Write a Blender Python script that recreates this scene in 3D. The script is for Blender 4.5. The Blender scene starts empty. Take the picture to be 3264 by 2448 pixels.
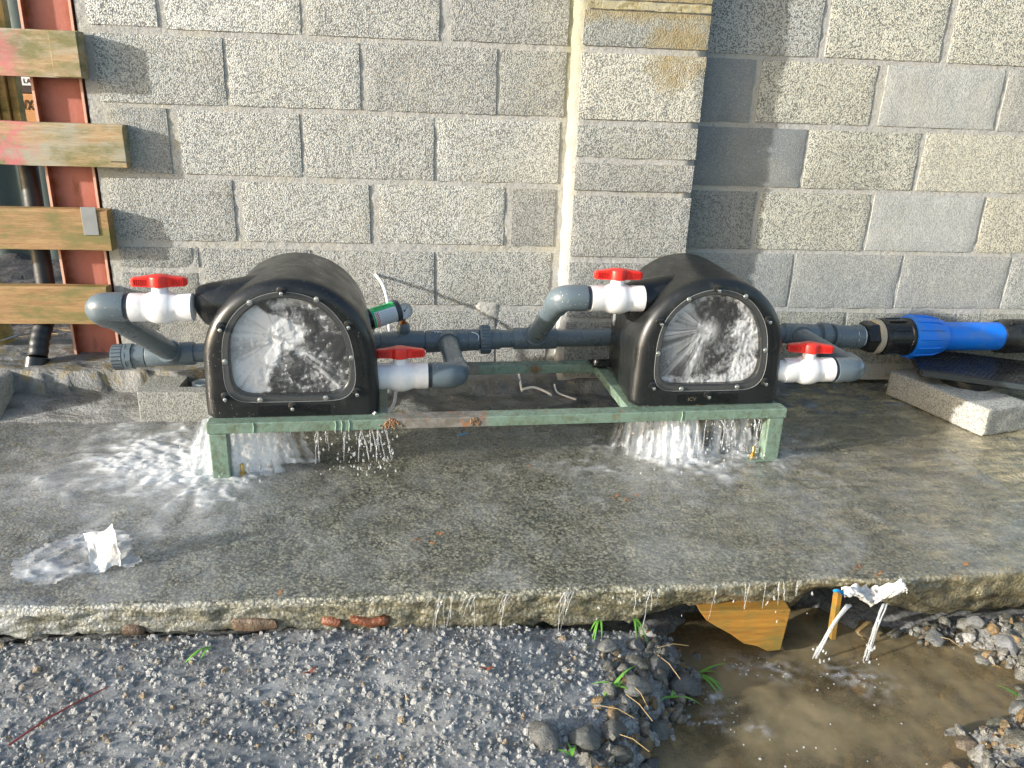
import bpy, bmesh, math, random
import numpy as np
from mathutils import Vector, Matrix, noise
random.seed(7); rng = np.random.default_rng(7)
S = bpy.context.scene; COL = S.collection

# ------------------------------------------------------------------ camera, sky, sun, exposure
def cam_axes(yaw, pitch, roll):
    c, s = math.cos, math.sin
    f = Vector((s(yaw)*c(pitch), c(yaw)*c(pitch), -s(pitch)))
    r = Vector((c(yaw), -s(yaw), 0)); u = r.cross(f)
    return c(roll)*r + s(roll)*u, -s(roll)*r + c(roll)*u, f
r_, u_, f_ = cam_axes(.1155, .3459, .0362)
cd = bpy.data.cameras.new('camera'); cam = bpy.data.objects.new('camera', cd); COL.objects.link(cam)
cd.sensor_width = 36; cd.lens = 27.577; cd.clip_start = .05; cd.clip_end = 500
cam.matrix_world = Matrix(((r_.x, u_.x, -f_.x, 0), (r_.y, u_.y, -f_.y, -2.8188), (r_.z, u_.z, -f_.z, 1.0285), (0, 0, 0, 1)))
S.camera = cam
SUN = Vector((3.2, 1.0, -.78)).normalized()            # direction the light travels
w = bpy.data.worlds.new('World'); S.world = w; w.use_nodes = True
wt = w.node_tree; sky = wt.nodes.new('ShaderNodeTexSky'); sky.sky_type = 'NISHITA'; sky.sun_disc = False
sky.sun_elevation = math.asin(-SUN.z); sky.sun_rotation = math.atan2(-SUN.x, -SUN.y)
sky.air_density = 1.0; sky.dust_density = 2.0; sky.ozone_density = 1.0
wt.links.new(sky.outputs[0], wt.nodes['Background'].inputs[0]); wt.nodes['Background'].inputs[1].default_value = .15
sd = bpy.data.lights.new('sun', 'SUN'); sd.energy = 3.4; sd.angle = math.radians(1.2); sd.color = (1, .975, .92)
so = bpy.data.objects.new('sun', sd); COL.objects.link(so); so.rotation_euler = SUN.to_track_quat('-Z', 'Y').to_euler()
S.view_settings.view_transform = 'Standard'; S.view_settings.look = 'None'; S.view_settings.gamma = 1
S.view_settings.use_curve_mapping = False; S.view_settings.exposure = 1.2

# ------------------------------------------------------------------ material helpers
class NT:
    def __init__(s, name):
        s.m = bpy.data.materials.new(name); s.m.use_nodes = True; s.t = s.m.node_tree
        s.b = s.t.nodes['Principled BSDF']; s.out = s.t.nodes['Material Output']
        s.pos = s.t.nodes.new('ShaderNodeNewGeometry').outputs['Position']
    def n(s, ty, **k):
        x = s.t.nodes.new(ty)
        for a, b in k.items():
            setattr(x, a, b)
        return x
    def L(s, a, b): s.t.links.new(a, b)
    def val(s, inp, v):
        if hasattr(v, 'is_output') or isinstance(v, bpy.types.NodeSocket): s.L(v, inp)
        else: inp.default_value = v
    def noise(s, sc, det=4, rough=.6, dist=0, vec=None, scale3=None):
        x = s.n('ShaderNodeTexNoise'); x.inputs['Scale'].default_value = sc; x.inputs['Detail'].default_value = det
        x.inputs['Roughness'].default_value = rough; x.inputs['Distortion'].default_value = dist
        v = vec or s.pos
        if scale3:
            mp = s.n('ShaderNodeMapping'); mp.inputs['Scale'].default_value = scale3; s.L(v, mp.inputs['Vector']); v = mp.outputs[0]
        s.L(v, x.inputs['Vector']); return x.outputs['Fac']
    def voro(s, sc, feature='F1', vec=None, rnd=1):
        x = s.n('ShaderNodeTexVoronoi'); x.feature = feature; x.inputs['Scale'].default_value = sc
        x.inputs['Randomness'].default_value = rnd
        s.L(vec or s.pos, x.inputs['Vector']); return x
    def ramp(s, fac, a, b, lo=0, hi=1):
        x = s.n('ShaderNodeMapRange'); x.clamp = True
        s.val(x.inputs[0], fac); x.inputs[1].default_value = a; x.inputs[2].default_value = b
        x.inputs[3].default_value = lo; x.inputs[4].default_value = hi; return x.outputs[0]
    def math(s, op, a, b=0, c=0):
        x = s.n('ShaderNodeMath', operation=op); s.val(x.inputs[0], a); s.val(x.inputs[1], b); s.val(x.inputs[2], c); return x.outputs[0]
    def mix(s, fac, a, b, mode='MIX'):
        x = s.n('ShaderNodeMix', data_type='RGBA', blend_type=mode)
        s.val(x.inputs[0], fac)
        for i, v in ((6, a), (7, b)):
            if isinstance(v, tuple): v = (*v, 1) if len(v) == 3 else v
            s.val(x.inputs[i], v)
        return x.outputs[2]
    def bump(s, h, dist=.002, strength=1, prev=None):
        x = s.n('ShaderNodeBump'); x.inputs['Distance'].default_value = dist; x.inputs['Strength'].default_value = strength
        s.L(h, x.inputs['Height'])
        if prev: s.L(prev, x.inputs['Normal'])
        return x.outputs[0]
    def sep(s, v=None):
        x = s.n('ShaderNodeSeparateXYZ'); s.L(v or s.pos, x.inputs[0]); return x.outputs
    def set(s, col=None, rough=None, normal=None, **k):
        if col is not None: s.val(s.b.inputs['Base Color'], (*col, 1) if isinstance(col, tuple) and len(col) == 3 else col)
        if rough is not None: s.val(s.b.inputs['Roughness'], rough)
        if normal is not None: s.L(normal, s.b.inputs['Normal'])
        for a, v in k.items(): s.val(s.b.inputs[a.replace('_', ' ')], v)
        return s.m

def simple(name, col, rough=.5, var=.15, bs=60, bd=.0006, dirt=None, **k):
    t = NT(name); nz = t.noise(9, 4); dk = tuple(c*(1-var) for c in col); lt = tuple(min(1, c*(1+var)) for c in col)
    c = t.mix(nz, dk, lt)
    if dirt:
        c = t.mix(t.ramp(t.noise(14, 6, .7), .52, .7, 0, dirt[3]), c, dirt[:3])
    return t.set(c, t.ramp(t.noise(25, 3), .3, .7, max(.03, rough-.1), rough+.1), t.bump(t.noise(bs, 4), bd), **k)

M = {}
def block_mat():
    t = NT('rough_concrete_block'); oi = t.n('ShaderNodeObjectInfo')
    base = oi.outputs['Color']; al = oi.outputs['Alpha']
    v = t.voro(205).outputs['Distance']                     # aggregate grains
    n1 = t.noise(260, 3, .8); n2 = t.noise(85, 3, .65); n3 = t.noise(7, 5, .6)
    grain = t.math('ADD', t.math('MULTIPLY', t.ramp(v, .0, .8, 1, 0), .40), t.math('ADD', t.math('MULTIPLY', n1, .55), t.math('MULTIPLY', n2, .50)))
    pit = t.ramp(grain, .55, .70)                           # 0 in open pores between grains, painted dark for their shade
    pit = t.math('MAXIMUM', pit, t.ramp(al, .3, 1.3, .75, 0))  # smooth faced blocks have few pores
    base = t.mix(1.0, base, (.985, 1.0, .965), 'MULTIPLY'); c = t.mix(pit, (.10, .10, .095), base)
    c = t.mix(t.ramp(n3, .3, .7), c, t.mix(.84, (.08, .08, .08), c))
    c = t.mix(t.ramp(t.noise(380, 2), .58, .72, 0, .5), c, (.78, .77, .72))
    c = t.mix(t.math('MULTIPLY', t.ramp(al, .9, .3), t.ramp(t.noise(420, 1), .60, .70, 0, .5)), c, (.5, .52, .54))
    c = t.mix(t.ramp(t.noise(3.3, 4), .48, .7, 0, .45), c, t.mix(.5, c, (.44, .41, .30)))
    c = t.mix(t.ramp(t.noise(2.1, 3, scale3=(1, 1, .35)), .55, .7, 0, .35), c, t.mix(.6, c, (.16, .16, .13)))
    # rust brown water stain below the top course of the pier
    x, y, z = t.sep()
    on = t.math('MULTIPLY', t.ramp(y, -.085, -.095), t.ramp(z, .9, .91))
    dx = t.math('MULTIPLY', t.math('SUBTRACT', x, .83), 7.0); dz = t.math('MULTIPLY', t.math('SUBTRACT', z, 1.20), 6.5)
    rr = t.math('ADD', t.math('MULTIPLY', dx, dx), t.math('MULTIPLY', dz, dz)); rr = t.math('ADD', rr, t.math('MULTIPLY', t.noise(13, 6, .7, .6), 2.8))
    top = t.ramp(t.math('ADD', z, t.math('MULTIPLY', t.noise(16, 4), .07)), 1.305, 1.345)
    m = t.math('MAXIMUM', t.ramp(rr, 2.25, 1.35, 0, .85), t.math('MULTIPLY', top, .9))
    c = t.mix(t.math('MULTIPLY', m, on), c, t.mix(t.noise(30, 4), (.22, .15, .06), (.42, .36, .20)))
    h = t.math('MULTIPLY', t.math('ADD', grain, t.math('MULTIPLY', t.noise(22, 3), 1.0)), al)
    return t.set(c, .92, t.bump(h, .0065, .75))
M['block'] = block_mat()
def mortar_mat():
    t = NT('pale_mortar'); c = t.mix(t.noise(12, 5), (.33, .327, .31), (.46, .455, .43))
    c = t.mix(t.ramp(t.noise(90, 5, .8), .54, .68), c, (.17, .17, .16))
    x, y, z = t.sep()
    c = t.mix(t.ramp(t.noise(5, 4), .5, .7, 0, .5), c, (.46, .42, .3))
    c = t.mix(t.math('MULTIPLY', t.ramp(x, .45, .48), t.math('MULTIPLY', t.ramp(x, .53, .50), t.ramp(t.math('ADD', z, t.math('MULTIPLY', t.noise(8, 4), .6)), .95, 1.5, .0, .8))), c, (.27, .265, .18))
    return t.set(c, .9, t.bump(t.noise(60, 6, .7), .006, .8))
M['mortar'] = mortar_mat()
def mossy():
    t = NT('mossy_stained_mortar'); c = t.mix(t.noise(30, 5), (.36, .32, .20), (.50, .46, .32))
    c = t.mix(t.ramp(t.noise(22, 4), .48, .62, 0, .7), c, (.30, .24, .09))
    c = t.mix(t.ramp(t.noise(80, 4), .6, .7), c, (.1, .08, .04))
    return t.set(c, .9, t.bump(t.noise(60, 6, .7), .006, .8))
M['moss_mortar'] = mossy()

def slab_mat():
    t = NT('wet_rough_concrete'); x, y, z = t.sep()
    vv = t.voro(120).outputs['Distance']; a = t.math('ADD', t.math('MULTIPLY', t.ramp(vv, 0, .8, 1, 0), .35), t.math('ADD', t.math('MULTIPLY', t.noise(150, 4, .8), .5), t.math('MULTIPLY', t.noise(60, 3, .6), .45)))
    b = t.noise(14, 6, .65, .4); st = t.noise(10, 5, .6, .3, scale3=(1, 3.2, 1))
    c = t.mix(t.ramp(a, .52, .74), (.05, .05, .036), (.47, .445, .32))
    c = t.mix(t.ramp(b, .40, .64, 0, .8), c, t.mix(.6, c, (.075, .075, .04)))
    c = t.mix(t.ramp(t.noise(5, 6, .72, 1.2), .46, .66, 0, .6), c, t.mix(.5, c, (.46, .455, .38)))      # pale lime bloom
    c = t.mix(t.ramp(t.noise(210, 2, .8), .58, .68, 0, .7), c, (.62, .58, .40))         # light aggregate grains
    c = t.mix(t.ramp(t.noise(190, 2, .8, vec=None), .40, .33, 0, .8), c, (.025, .025, .02))
    # silty brown film to the right
    xr = t.ramp(t.math('ADD', x, t.math('MULTIPLY', t.noise(2.5, 3), .9)), .95, 2.0)
    silt = t.mix(t.ramp(st, .35, .65), (.085, .065, .03), (.50, .42, .25))
    c = t.mix(t.math('MULTIPLY', xr, t.ramp(st, .3, .6, .2, .8)), c, silt)
    c = t.mix(t.math('MULTIPLY', t.ramp(t.noise(26, 5, .7), .63, .72), t.ramp(x, .3, 1.5, .25, .8)), c, (.30, .16, .06))
    # outer face darker olive brown, darker still towards the bottom
    fz = t.ramp(z, -.006, -.02)
    c = t.mix(t.math('MULTIPLY', fz, t.ramp(t.noise(18, 4), .4, .6, .35, .85)), c, t.mix(t.ramp(t.noise(34, 5, .7), .42, .6), (.055, .05, .028), (.20, .18, .10)))
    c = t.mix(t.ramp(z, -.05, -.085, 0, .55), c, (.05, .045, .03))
    # sky reflection painted as a grey-blue tint towards the left
    c = t.mix(t.math('MULTIPLY', t.ramp(x, -.1, -.9), t.ramp(t.noise(20, 6, .7), .4, .62, .1, .7)), c, (.33, .36, .375))
    h = t.math('ADD', t.math('MULTIPLY', a, 1.0), t.math('MULTIPLY', t.noise(48, 5, .75, .3), .8))
    wet = t.ramp(t.noise(9, 6, .7), .38, .62, .10, .45)
    return t.set(c, wet, t.bump(h, .006, .85), Specular_IOR_Level=.6, Coat_Weight=.35, Coat_Roughness=.1)
M['slab'] = slab_mat()
def footing_mat():
    t = NT('damp_smeared_mortar'); a = t.noise(90, 5, .7); b = t.noise(8, 5, .6, .6, scale3=(1, 2.5, 1))
    c = t.mix(t.ramp(b, .35, .65), (.10, .10, .09), (.27, .27, .26)); c = t.mix(t.ramp(a, .55, .7, 0, .6), c, (.06, .06, .055))
    x, y, z = t.sep()
    c = t.mix(t.math('MULTIPLY', t.ramp(t.noise(16, 5, .7), .5, .62), t.ramp(z, .03, .10, 0, .8)), c, (.2, .155, .05))
    return t.set(c, t.ramp(b, .3, .7, .3, .65), t.bump(t.math('ADD', a, t.math('MULTIPLY', b, 2)), .008, .9), Specular_IOR_Level=.5)
M['footing'] = footing_mat()

def gravel_mat():
    t = NT('wet_grey_gravel'); r = t.n('ShaderNodeNewGeometry').outputs['Random Per Island']
    x, y, z = t.sep()
    c = t.mix(t.ramp(r, 0, 1), (.21, .212, .205), (.47, .47, .45))
    c = t.mix(t.ramp(r, .93, .95), c, (.30, .21, .11)); c = t.mix(t.ramp(r, .0, .04, 1, 0), c, (.42, .42, .38))
    c = t.mix(t.ramp(t.noise(200, 4, .8), .42, .6, 0, .65), c, (.14, .142, .138))
    c = t.mix(t.math('MULTIPLY', t.ramp(x, .35, .75), t.ramp(t.noise(9, 3), .35, .6, .5, .9)), c, t.mix(.55, c, (.10, .075, .035)))
    return t.set(c, t.ramp(t.noise(60, 3), .35, .65, .12, .4), t.bump(t.noise(330, 4, .7), .004, .9), Specular_IOR_Level=.6)
M['gravel'] = gravel_mat()
def bank_mat():
    t = NT('mixed_bank_stone'); r = t.n('ShaderNodeNewGeometry').outputs['Random Per Island']
    c = t.mix(r, (.07, .068, .055), (.27, .26, .23)); c = t.mix(t.ramp(r, .7, .75), c, (.19, .12, .05)); c = t.mix(t.ramp(r, .93, .95), c, (.36, .35, .33))
    c = t.mix(t.ramp(t.noise(120, 5, .75), .42, .62, 0, .7), c, (.04, .038, .025))
    return t.set(c, t.ramp(t.noise(50, 3), .35, .65, .12, .42), t.bump(t.noise(160, 5, .7), .004, .9), Specular_IOR_Level=.6)
M['bank'] = bank_mat()
def ground_mat(name, a, b, rough=.4, sc=90):
    t = NT(name); c = t.mix(t.ramp(t.noise(sc, 5, .75), .38, .62), a, b); c = t.mix(t.ramp(t.noise(12, 4), .5, .7, 0, .5), c, a)
    return t.set(c, rough, t.bump(t.noise(sc*.7, 6, .8), .012, 1))
M['ground'] = ground_mat('wet_dark_grit', (.09, .09, .085), (.36, .36, .345))
M['silt'] = ground_mat('silty_pool_bed', (.045, .032, .014), (.17, .125, .06), .5, 40)
M['yard'] = ground_mat('dark_stony_yard', (.02, .02, .022), (.16, .15, .15), .55, 60)
def stone_mat():
    t = NT('wet_field_stone'); oi = t.n('ShaderNodeObjectInfo'); c = oi.outputs['Color']
    c = t.mix(t.ramp(t.noise(70, 5, .7), .4, .65, 0, .7), c, t.mix(.5, c, (.03, .03, .02)))
    return t.set(c, t.ramp(t.noise(30, 3), .35, .65, .12, .45), t.bump(t.noise(90, 6, .7), .006, .9), Specular_IOR_Level=.6)
M['stone'] = stone_mat()

M['pvc'] = simple('slate_grey_pvc', (.115, .145, .165), .33, .12, dirt=(.22, .25, .25, .35), Coat_Weight=.15)
def droplets(t, prev=None, sc=260):
    v = t.voro(sc).outputs['Distance']; return t.bump(t.ramp(v, .12, .3, 1, 0), .0012, .8, prev)
def pvc():
    t = NT('wet_slate_grey_pvc'); c = t.mix(t.noise(7, 3), (.088, .118, .140), (.125, .16, .18))
    v = t.voro(75); dots = t.math('MULTIPLY', t.ramp(v.outputs['Distance'], .09, .14, 1, 0), t.ramp(t.noise(9, 2), .42, .55))
    c = t.mix(t.math('MULTIPLY', dots, .7), c, (.5, .55, .55)); c = t.mix(t.ramp(t.noise(30, 5, .7), .62, .75, 0, .5), c, (.22, .22, .2))
    return t.set(c, t.ramp(t.noise(14, 3), .35, .65, .24, .42), t.bump(dots, .0012, .7), Coat_Weight=.2, Coat_Roughness=.2)
M['pvc'] = pvc()
M['pvc_dark'] = simple('dark_grey_pvc_ring', (.04, .05, .065), .4)
def housing():
    t = NT('black_moulded_plastic'); c = t.mix(t.noise(6, 4), (.006, .007, .0075), (.015, .0165, .0165))
    sc = t.ramp(t.noise(8, 6, .75, 1.0, scale3=(1, 1, .3)), .56, .74, 0, .55); c = t.mix(sc, c, (.075, .08, .072))
    v = t.voro(95); dots = t.math('MULTIPLY', t.ramp(v.outputs['Distance'], .10, .16, 1, 0), t.ramp(t.noise(8, 2), .48, .58))
    c = t.mix(t.math('MULTIPLY', dots, .25), c, (.25, .27, .27))
    c = t.mix(t.ramp(t.noise(55, 5, .8), .69, .74, 0, .6), c, (.13, .10, .05))
    return t.set(c, t.ramp(t.noise(20, 4), .35, .7, .26, .46), t.bump(t.math('ADD', t.math('MULTIPLY', dots, .8), t.math('MULTIPLY', t.noise(14, 3), .5)), .0018, .8), Specular_IOR_Level=.55)
M['housing'] = housing()
M['cavity'] = simple('dark_wet_interior', (.012, .014, .014), .3)
M['white'] = simple('white_pvc_valve', (.80, .80, .80), .25, .03, dirt=(.45, .43, .38, .35), Coat_Weight=.2)
M['red'] = simple('red_plastic_handle', (.75, .03, .02), .35, .1, Coat_Weight=.15)
M['blue'] = simple('blue_water_pipe', (.006, .17, .72), .38, .12, dirt=(.12, .2, .32, .5))
M['black'] = simple('black_plastic_fitting', (.012, .013, .014), .3, .3, dirt=(.06, .055, .04, .6))
M['steel_bright'] = simple('stainless_screw', (.75, .74, .7), .22, .1, Metallic=1.0)
M['brass'] = simple('yellow_zinc_bolt', (.55, .38, .12), .4, .2, Metallic=1.0)
M['ptfe'] = simple('white_tape', (.8, .82, .85), .6)
M['tan'] = simple('tan_rubber_seal', (.42, .37, .28), .6)
def green_steel():
    t = NT('chipped_green_painted_steel'); x, y, z = t.sep()
    c = t.mix(t.noise(14, 4), (.12, .19, .145), (.215, .30, .235))
    c = t.mix(t.ramp(t.noise(34, 6, .8), .47, .64, 0, .85), c, (.10, .115, .065))
    c = t.mix(t.ramp(t.noise(22, 5, .7), .64, .7, 0, .9), c, (.27, .12, .03))
    bare = t.math('MULTIPLY', t.ramp(x, -.13, -.10), t.ramp(x, .165, .185, 1, 0))
    bare = t.math('MULTIPLY', bare, t.ramp(t.noise(30, 4), .25, .4))
    bc = t.mix(t.ramp(t.noise(35, 5, .7), .45, .6), (.16, .145, .12), (.24, .22, .20)); bc = t.mix(t.ramp(t.noise(24, 5, .7), .6, .64), bc, (.34, .12, .025))
    c = t.mix(bare, c, bc)
    return t.set(c, t.ramp(t.noise(30, 4), .35, .65, .22, .5), t.bump(t.noise(60, 5, .7), .0025, .8), Specular_IOR_Level=.6)
M['green'] = green_steel()
M['weld'] = simple('rusty_weld', (.22, .13, .07), .5, .5, 120, .003, dirt=(.4, .13, .02, .9))
def red_steel():
    t = NT('red_oxide_primer'); x, y, z = t.sep()
    c = t.mix(t.noise(9, 5, .7), (.34, .09, .06), (.48, .175, .125))
    e = t.math('MAXIMUM', t.ramp(x, -1.20, -1.235), t.ramp(x, -1.135, -1.105))
    c = t.mix(t.math('MULTIPLY', e, t.ramp(t.noise(20, 5, .7), .3, .6)), c, (.25, .06, .012))
    c = t.mix(t.ramp(t.noise(26, 5, .7, scale3=(1, 1, .25)), .58, .7, 0, .8), c, (.2, .06, .015))
    return t.set(c, .55, t.bump(t.noise(80, 4), .001))
M['primer'] = red_steel()
M['primer_edge'] = simple('worn_flange_edge', (.62, .36, .26), .6, .25)
def wood(name, a, b, grey=None, paint=False, green=True, sc=(2.2, 30, 38)):
    t = NT(name); g = t.noise(3, 6, .65, 1.2, scale3=sc)
    c = t.mix(t.ramp(g, .35, .65), a, b)
    f = t.noise(10, 5, .7, .5, scale3=(3, 30, 60)); c = t.mix(t.ramp(f, .55, .68, 0, .7), c, tuple(v*.45 for v in a))
    if grey: c = t.mix(t.ramp(t.noise(5, 4, .6, scale3=(1, 1, 2.5)), .42, .6, 0, .75), c, grey)
    v = t.voro(5.5); c = t.mix(t.ramp(v.outputs['Distance'], .05, .085, .85, 0), c, (.07, .035, .012))
    if green: c = t.mix(t.ramp(t.noise(6, 5, .7, scale3=(1, 1, 3)), .45, .62, 0, .85), c, (.14, .135, .03))
    if paint:
        x, y, z = t.sep()
        c = t.mix(t.math('MULTIPLY', t.ramp(x, -1.22, -1.30), t.ramp(t.noise(16, 5, .75), .42, .55, 0, .8)), c, (.55, .13, .15))
    return t.set(c, .6, t.bump(f, .002, .8))
M['plank'] = wood('weathered_plank', (.33, .20, .085), (.48, .35, .19), (.30, .32, .26), True)
M['plank_new'] = wood('brown_plank', (.27, .135, .045), (.40, .25, .10), None, False)
M['timber'] = wood('wet_orange_timber', (.27, .115, .012), (.38, .19, .025), None, False, True)
M['post'] = wood('mossy_post', (.28, .2, .06), (.42, .34, .12), None, False, True, (30, 30, 3))
M['grey_metal'] = simple('dull_grey_plate', (.27, .28, .28), .5, .15, Metallic=.3)
M['cable'] = simple('white_cable', (.82, .8, .76), .4, .05)
M['grass'] = simple('green_blade', (.13, .34, .04), .5, .4)
M['straw'] = simple('dry_straw', (.30, .21, .09), .6, .4)
M['twig'] = simple('red_twig', (.22, .035, .025), .4, .3)
M['brick'] = simple('wet_red_brick', (.21, .075, .035), .35, .5, 120, .004, dirt=(.10, .09, .06, .8))
M['brick_dull'] = simple('silted_brick', (.13, .085, .055), .4, .4, 120, .004, dirt=(.12, .11, .08, .9))
M['can_label'] = simple('printed_label', (.78, .8, .82), .35, .03)
M['can_green'] = simple('green_label_band', (.03, .52, .16), .35, .05)
M['label_red'] = simple('red_check_print', (.75, .12, .06), .4, .05)
M['ink'] = simple('dark_print', (.02, .025, .02), .5, .05)
M['grey_ink'] = simple('grey_print', (.38, .4, .42), .5, .05)
M['tin'] = simple('tin_rim', (.5, .5, .5), .3, .1, Metallic=.9)
M['bronze'] = simple('bronze_stem', (.3, .13, .05), .35, .2, Metallic=.9)
M['dial'] = simple('dial_face', (.82, .80, .78), .4, .03)
M['corr'] = simple('corrugated_dark_shed', (.05, .075, .07), .6, .3)
M['crate'] = simple('orange_card_crate', (.55, .27, .10), .7, .12)
M['bluebit'] = simple('blue_scrap', (.02, .35, .75), .5)
def film(name, col, a0, a1, sc):
    t = NT(name); a = t.ramp(t.noise(sc, 5, .7, .6), .35, .65, a0, a1)
    return t.set(t.mix(t.noise(sc*1.3, 4), col, tuple(min(1, c*1.15) for c in col)), .3, t.bump(t.noise(sc*1.5, 5, .7), .004, .8), Alpha=a)
M['bag'] = film('wet_white_polythene', (.64, .66, .68), .10, .62, 11)
M['bag_solid'] = simple('white_polythene', (.66, .64, .60), .35, .12, 60, .004, dirt=(.42, .33, .22, .6))
def fres(t, f0=.025, bump=None):
    lw = t.n('ShaderNodeLayerWeight'); lw.inputs[0].default_value = .5
    if bump: t.L(bump, lw.inputs['Normal'])
    return t.math('MULTIPLY_ADD', t.math('POWER', lw.outputs['Facing'], 5), 1-f0, f0)
def water_mats():
    def froth(nm, col, trans, nsc):
        t = NT(nm); at = t.n('ShaderNodeAttribute', attribute_name='foam').outputs['Fac']
        a = t.math('MULTIPLY', at, t.ramp(t.noise(nsc, 4, .7), .3, .6, .6, 1.0)) if nsc else at
        df = t.n('ShaderNodeBsdfDiffuse'); tl = t.n('ShaderNodeBsdfTranslucent'); tr = t.n('ShaderNodeBsdfTransparent')
        df.inputs['Color'].default_value = (*col, 1); tl.inputs['Color'].default_value = (*col, 1)
        m1 = t.n('ShaderNodeMixShader'); m1.inputs[0].default_value = trans; t.L(df.outputs[0], m1.inputs[1]); t.L(tl.outputs[0], m1.inputs[2])
        m2 = t.n('ShaderNodeMixShader'); t.L(a, m2.inputs[0]); t.L(tr.outputs[0], m2.inputs[1]); t.L(m1.outputs[0], m2.inputs[2])
        t.L(m2.outputs[0], t.out.inputs[0]); M_[nm] = t.m
    M_ = {}; froth('foam_water', (.92, .94, .96), .4, 150); M['foam'] = M_['foam_water']
    froth('spray_behind_window', (.86, .87, .88), .15, 0); M['spray'] = M_['spray_behind_window']
    t = NT('falling_white_water'); a = t.ramp(t.noise(60, 4, .7, scale3=(1, 1, .15)), .35, .6, .5, .97)
    t.set((.85, .87, .89), .2, t.bump(t.noise(140, 3, scale3=(1, 1, .3)), .003), Alpha=a); M['white_water'] = t.m
    for nm, al, ro, col in (('clear_water', .22, .03, (.8, .83, .85)), ('plexi', .025, .03, (.7, .72, .72))):
        t = NT(nm); tr = t.n('ShaderNodeBsdfTransparent'); gl = t.n('ShaderNodeBsdfGlossy'); gl.inputs['Roughness'].default_value = ro
        df = t.n('ShaderNodeBsdfDiffuse'); df.inputs['Color'].default_value = (*col, 1)
        fr = fres(t, .04)
        m1 = t.n('ShaderNodeMixShader'); m1.inputs[0].default_value = al; t.L(tr.outputs[0], m1.inputs[1]); t.L(df.outputs[0], m1.inputs[2])
        m2 = t.n('ShaderNodeMixShader'); t.L(fr, m2.inputs[0]); t.L(m1.outputs[0], m2.inputs[1]); t.L(gl.outputs[0], m2.inputs[2])
        t.L(m2.outputs[0], t.out.inputs[0]); M[nm] = t.m
    t = NT('murky_pool_water'); tr = t.n('ShaderNodeBsdfTransparent'); tr.inputs[0].default_value = (.64, .52, .32, 1)
    gl = t.n('ShaderNodeBsdfGlossy'); gl.inputs['Roughness'].default_value = .04; df = t.n('ShaderNodeBsdfDiffuse')
    t.L(t.mix(t.noise(9, 5), (.27, .205, .10), (.42, .345, .21)), df.inputs['Color'])
    bp = t.bump(t.math('ADD', t.noise(38, 3, .6, .8), t.math('MULTIPLY', t.noise(110, 2), .25)), .0035, .35)
    t.L(bp, gl.inputs['Normal']); fr = fres(t, .025, bp)
    m1 = t.n('ShaderNodeMixShader'); t.L(t.ramp(t.noise(6, 5), .35, .65, .18, .66), m1.inputs[0]); t.L(tr.outputs[0], m1.inputs[1]); t.L(df.outputs[0], m1.inputs[2])
    m2 = t.n('ShaderNodeMixShader'); t.L(fr, m2.inputs[0]); t.L(m1.outputs[0], m2.inputs[1]); t.L(gl.outputs[0], m2.inputs[2])
    t.L(m2.outputs[0], t.out.inputs[0]); M['pool'] = t.m
    t = NT('thin_water_film'); tr = t.n('ShaderNodeBsdfTransparent'); gl = t.n('ShaderNodeBsdfGlossy'); gl.inputs['Roughness'].default_value = .08; df = t.n('ShaderNodeBsdfDiffuse')
    df.inputs['Color'].default_value = (.58, .59, .58, 1)
    bp = t.bump(t.math('ADD', t.noise(70, 4, .7, .8), t.math('MULTIPLY', t.noise(190, 2), .5)), .006, .8); t.L(bp, gl.inputs['Normal']); fr = fres(t, .04, bp)
    m1 = t.n('ShaderNodeMixShader'); t.L(t.ramp(t.noise(11, 6, .7, .6), .38, .66, .02, .40), m1.inputs[0]); t.L(tr.outputs[0], m1.inputs[1]); t.L(df.outputs[0], m1.inputs[2])
    m2 = t.n('ShaderNodeMixShader'); t.L(fr, m2.inputs[0]); t.L(m1.outputs[0], m2.inputs[1]); t.L(gl.outputs[0], m2.inputs[2])
    t.L(m2.outputs[0], t.out.inputs[0]); M['film'] = t.m
water_mats()
def slab_film():
    t = NT('slab_water'); tr = t.n('ShaderNodeBsdfTransparent'); gl = t.n('ShaderNodeBsdfGlossy'); gl.inputs['Roughness'].default_value = .10; df = t.n('ShaderNodeBsdfDiffuse')
    df.inputs['Color'].default_value = (.66, .67, .64, 1); x, y, z = t.sep()
    bp = t.bump(t.math('ADD', t.noise(60, 5, .75, .6), t.math('MULTIPLY', t.noise(170, 3), .5)), .006, .8); t.L(bp, gl.inputs['Normal']); fr = fres(t, .04, bp)
    flow = t.noise(3.2, 6, .68, 1.0, scale3=(1.25, 1, 1)); fine = t.noise(38, 5, .7, .5)
    veil = t.math('MULTIPLY', t.ramp(flow, .48, .68, 0, .28), t.ramp(fine, .3, .62, .35, 1.0))
    veil = t.math('MULTIPLY', veil, t.ramp(y, -.55, -.80, .15, 1.0))
    m1 = t.n('ShaderNodeMixShader'); t.L(veil, m1.inputs[0]); t.L(tr.outputs[0], m1.inputs[1]); t.L(df.outputs[0], m1.inputs[2])
    m2 = t.n('ShaderNodeMixShader'); t.L(fr, m2.inputs[0]); t.L(m1.outputs[0], m2.inputs[1]); t.L(gl.outputs[0], m2.inputs[2])
    t.L(m2.outputs[0], t.out.inputs[0]); M['slab_film'] = t.m
slab_film()

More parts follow.
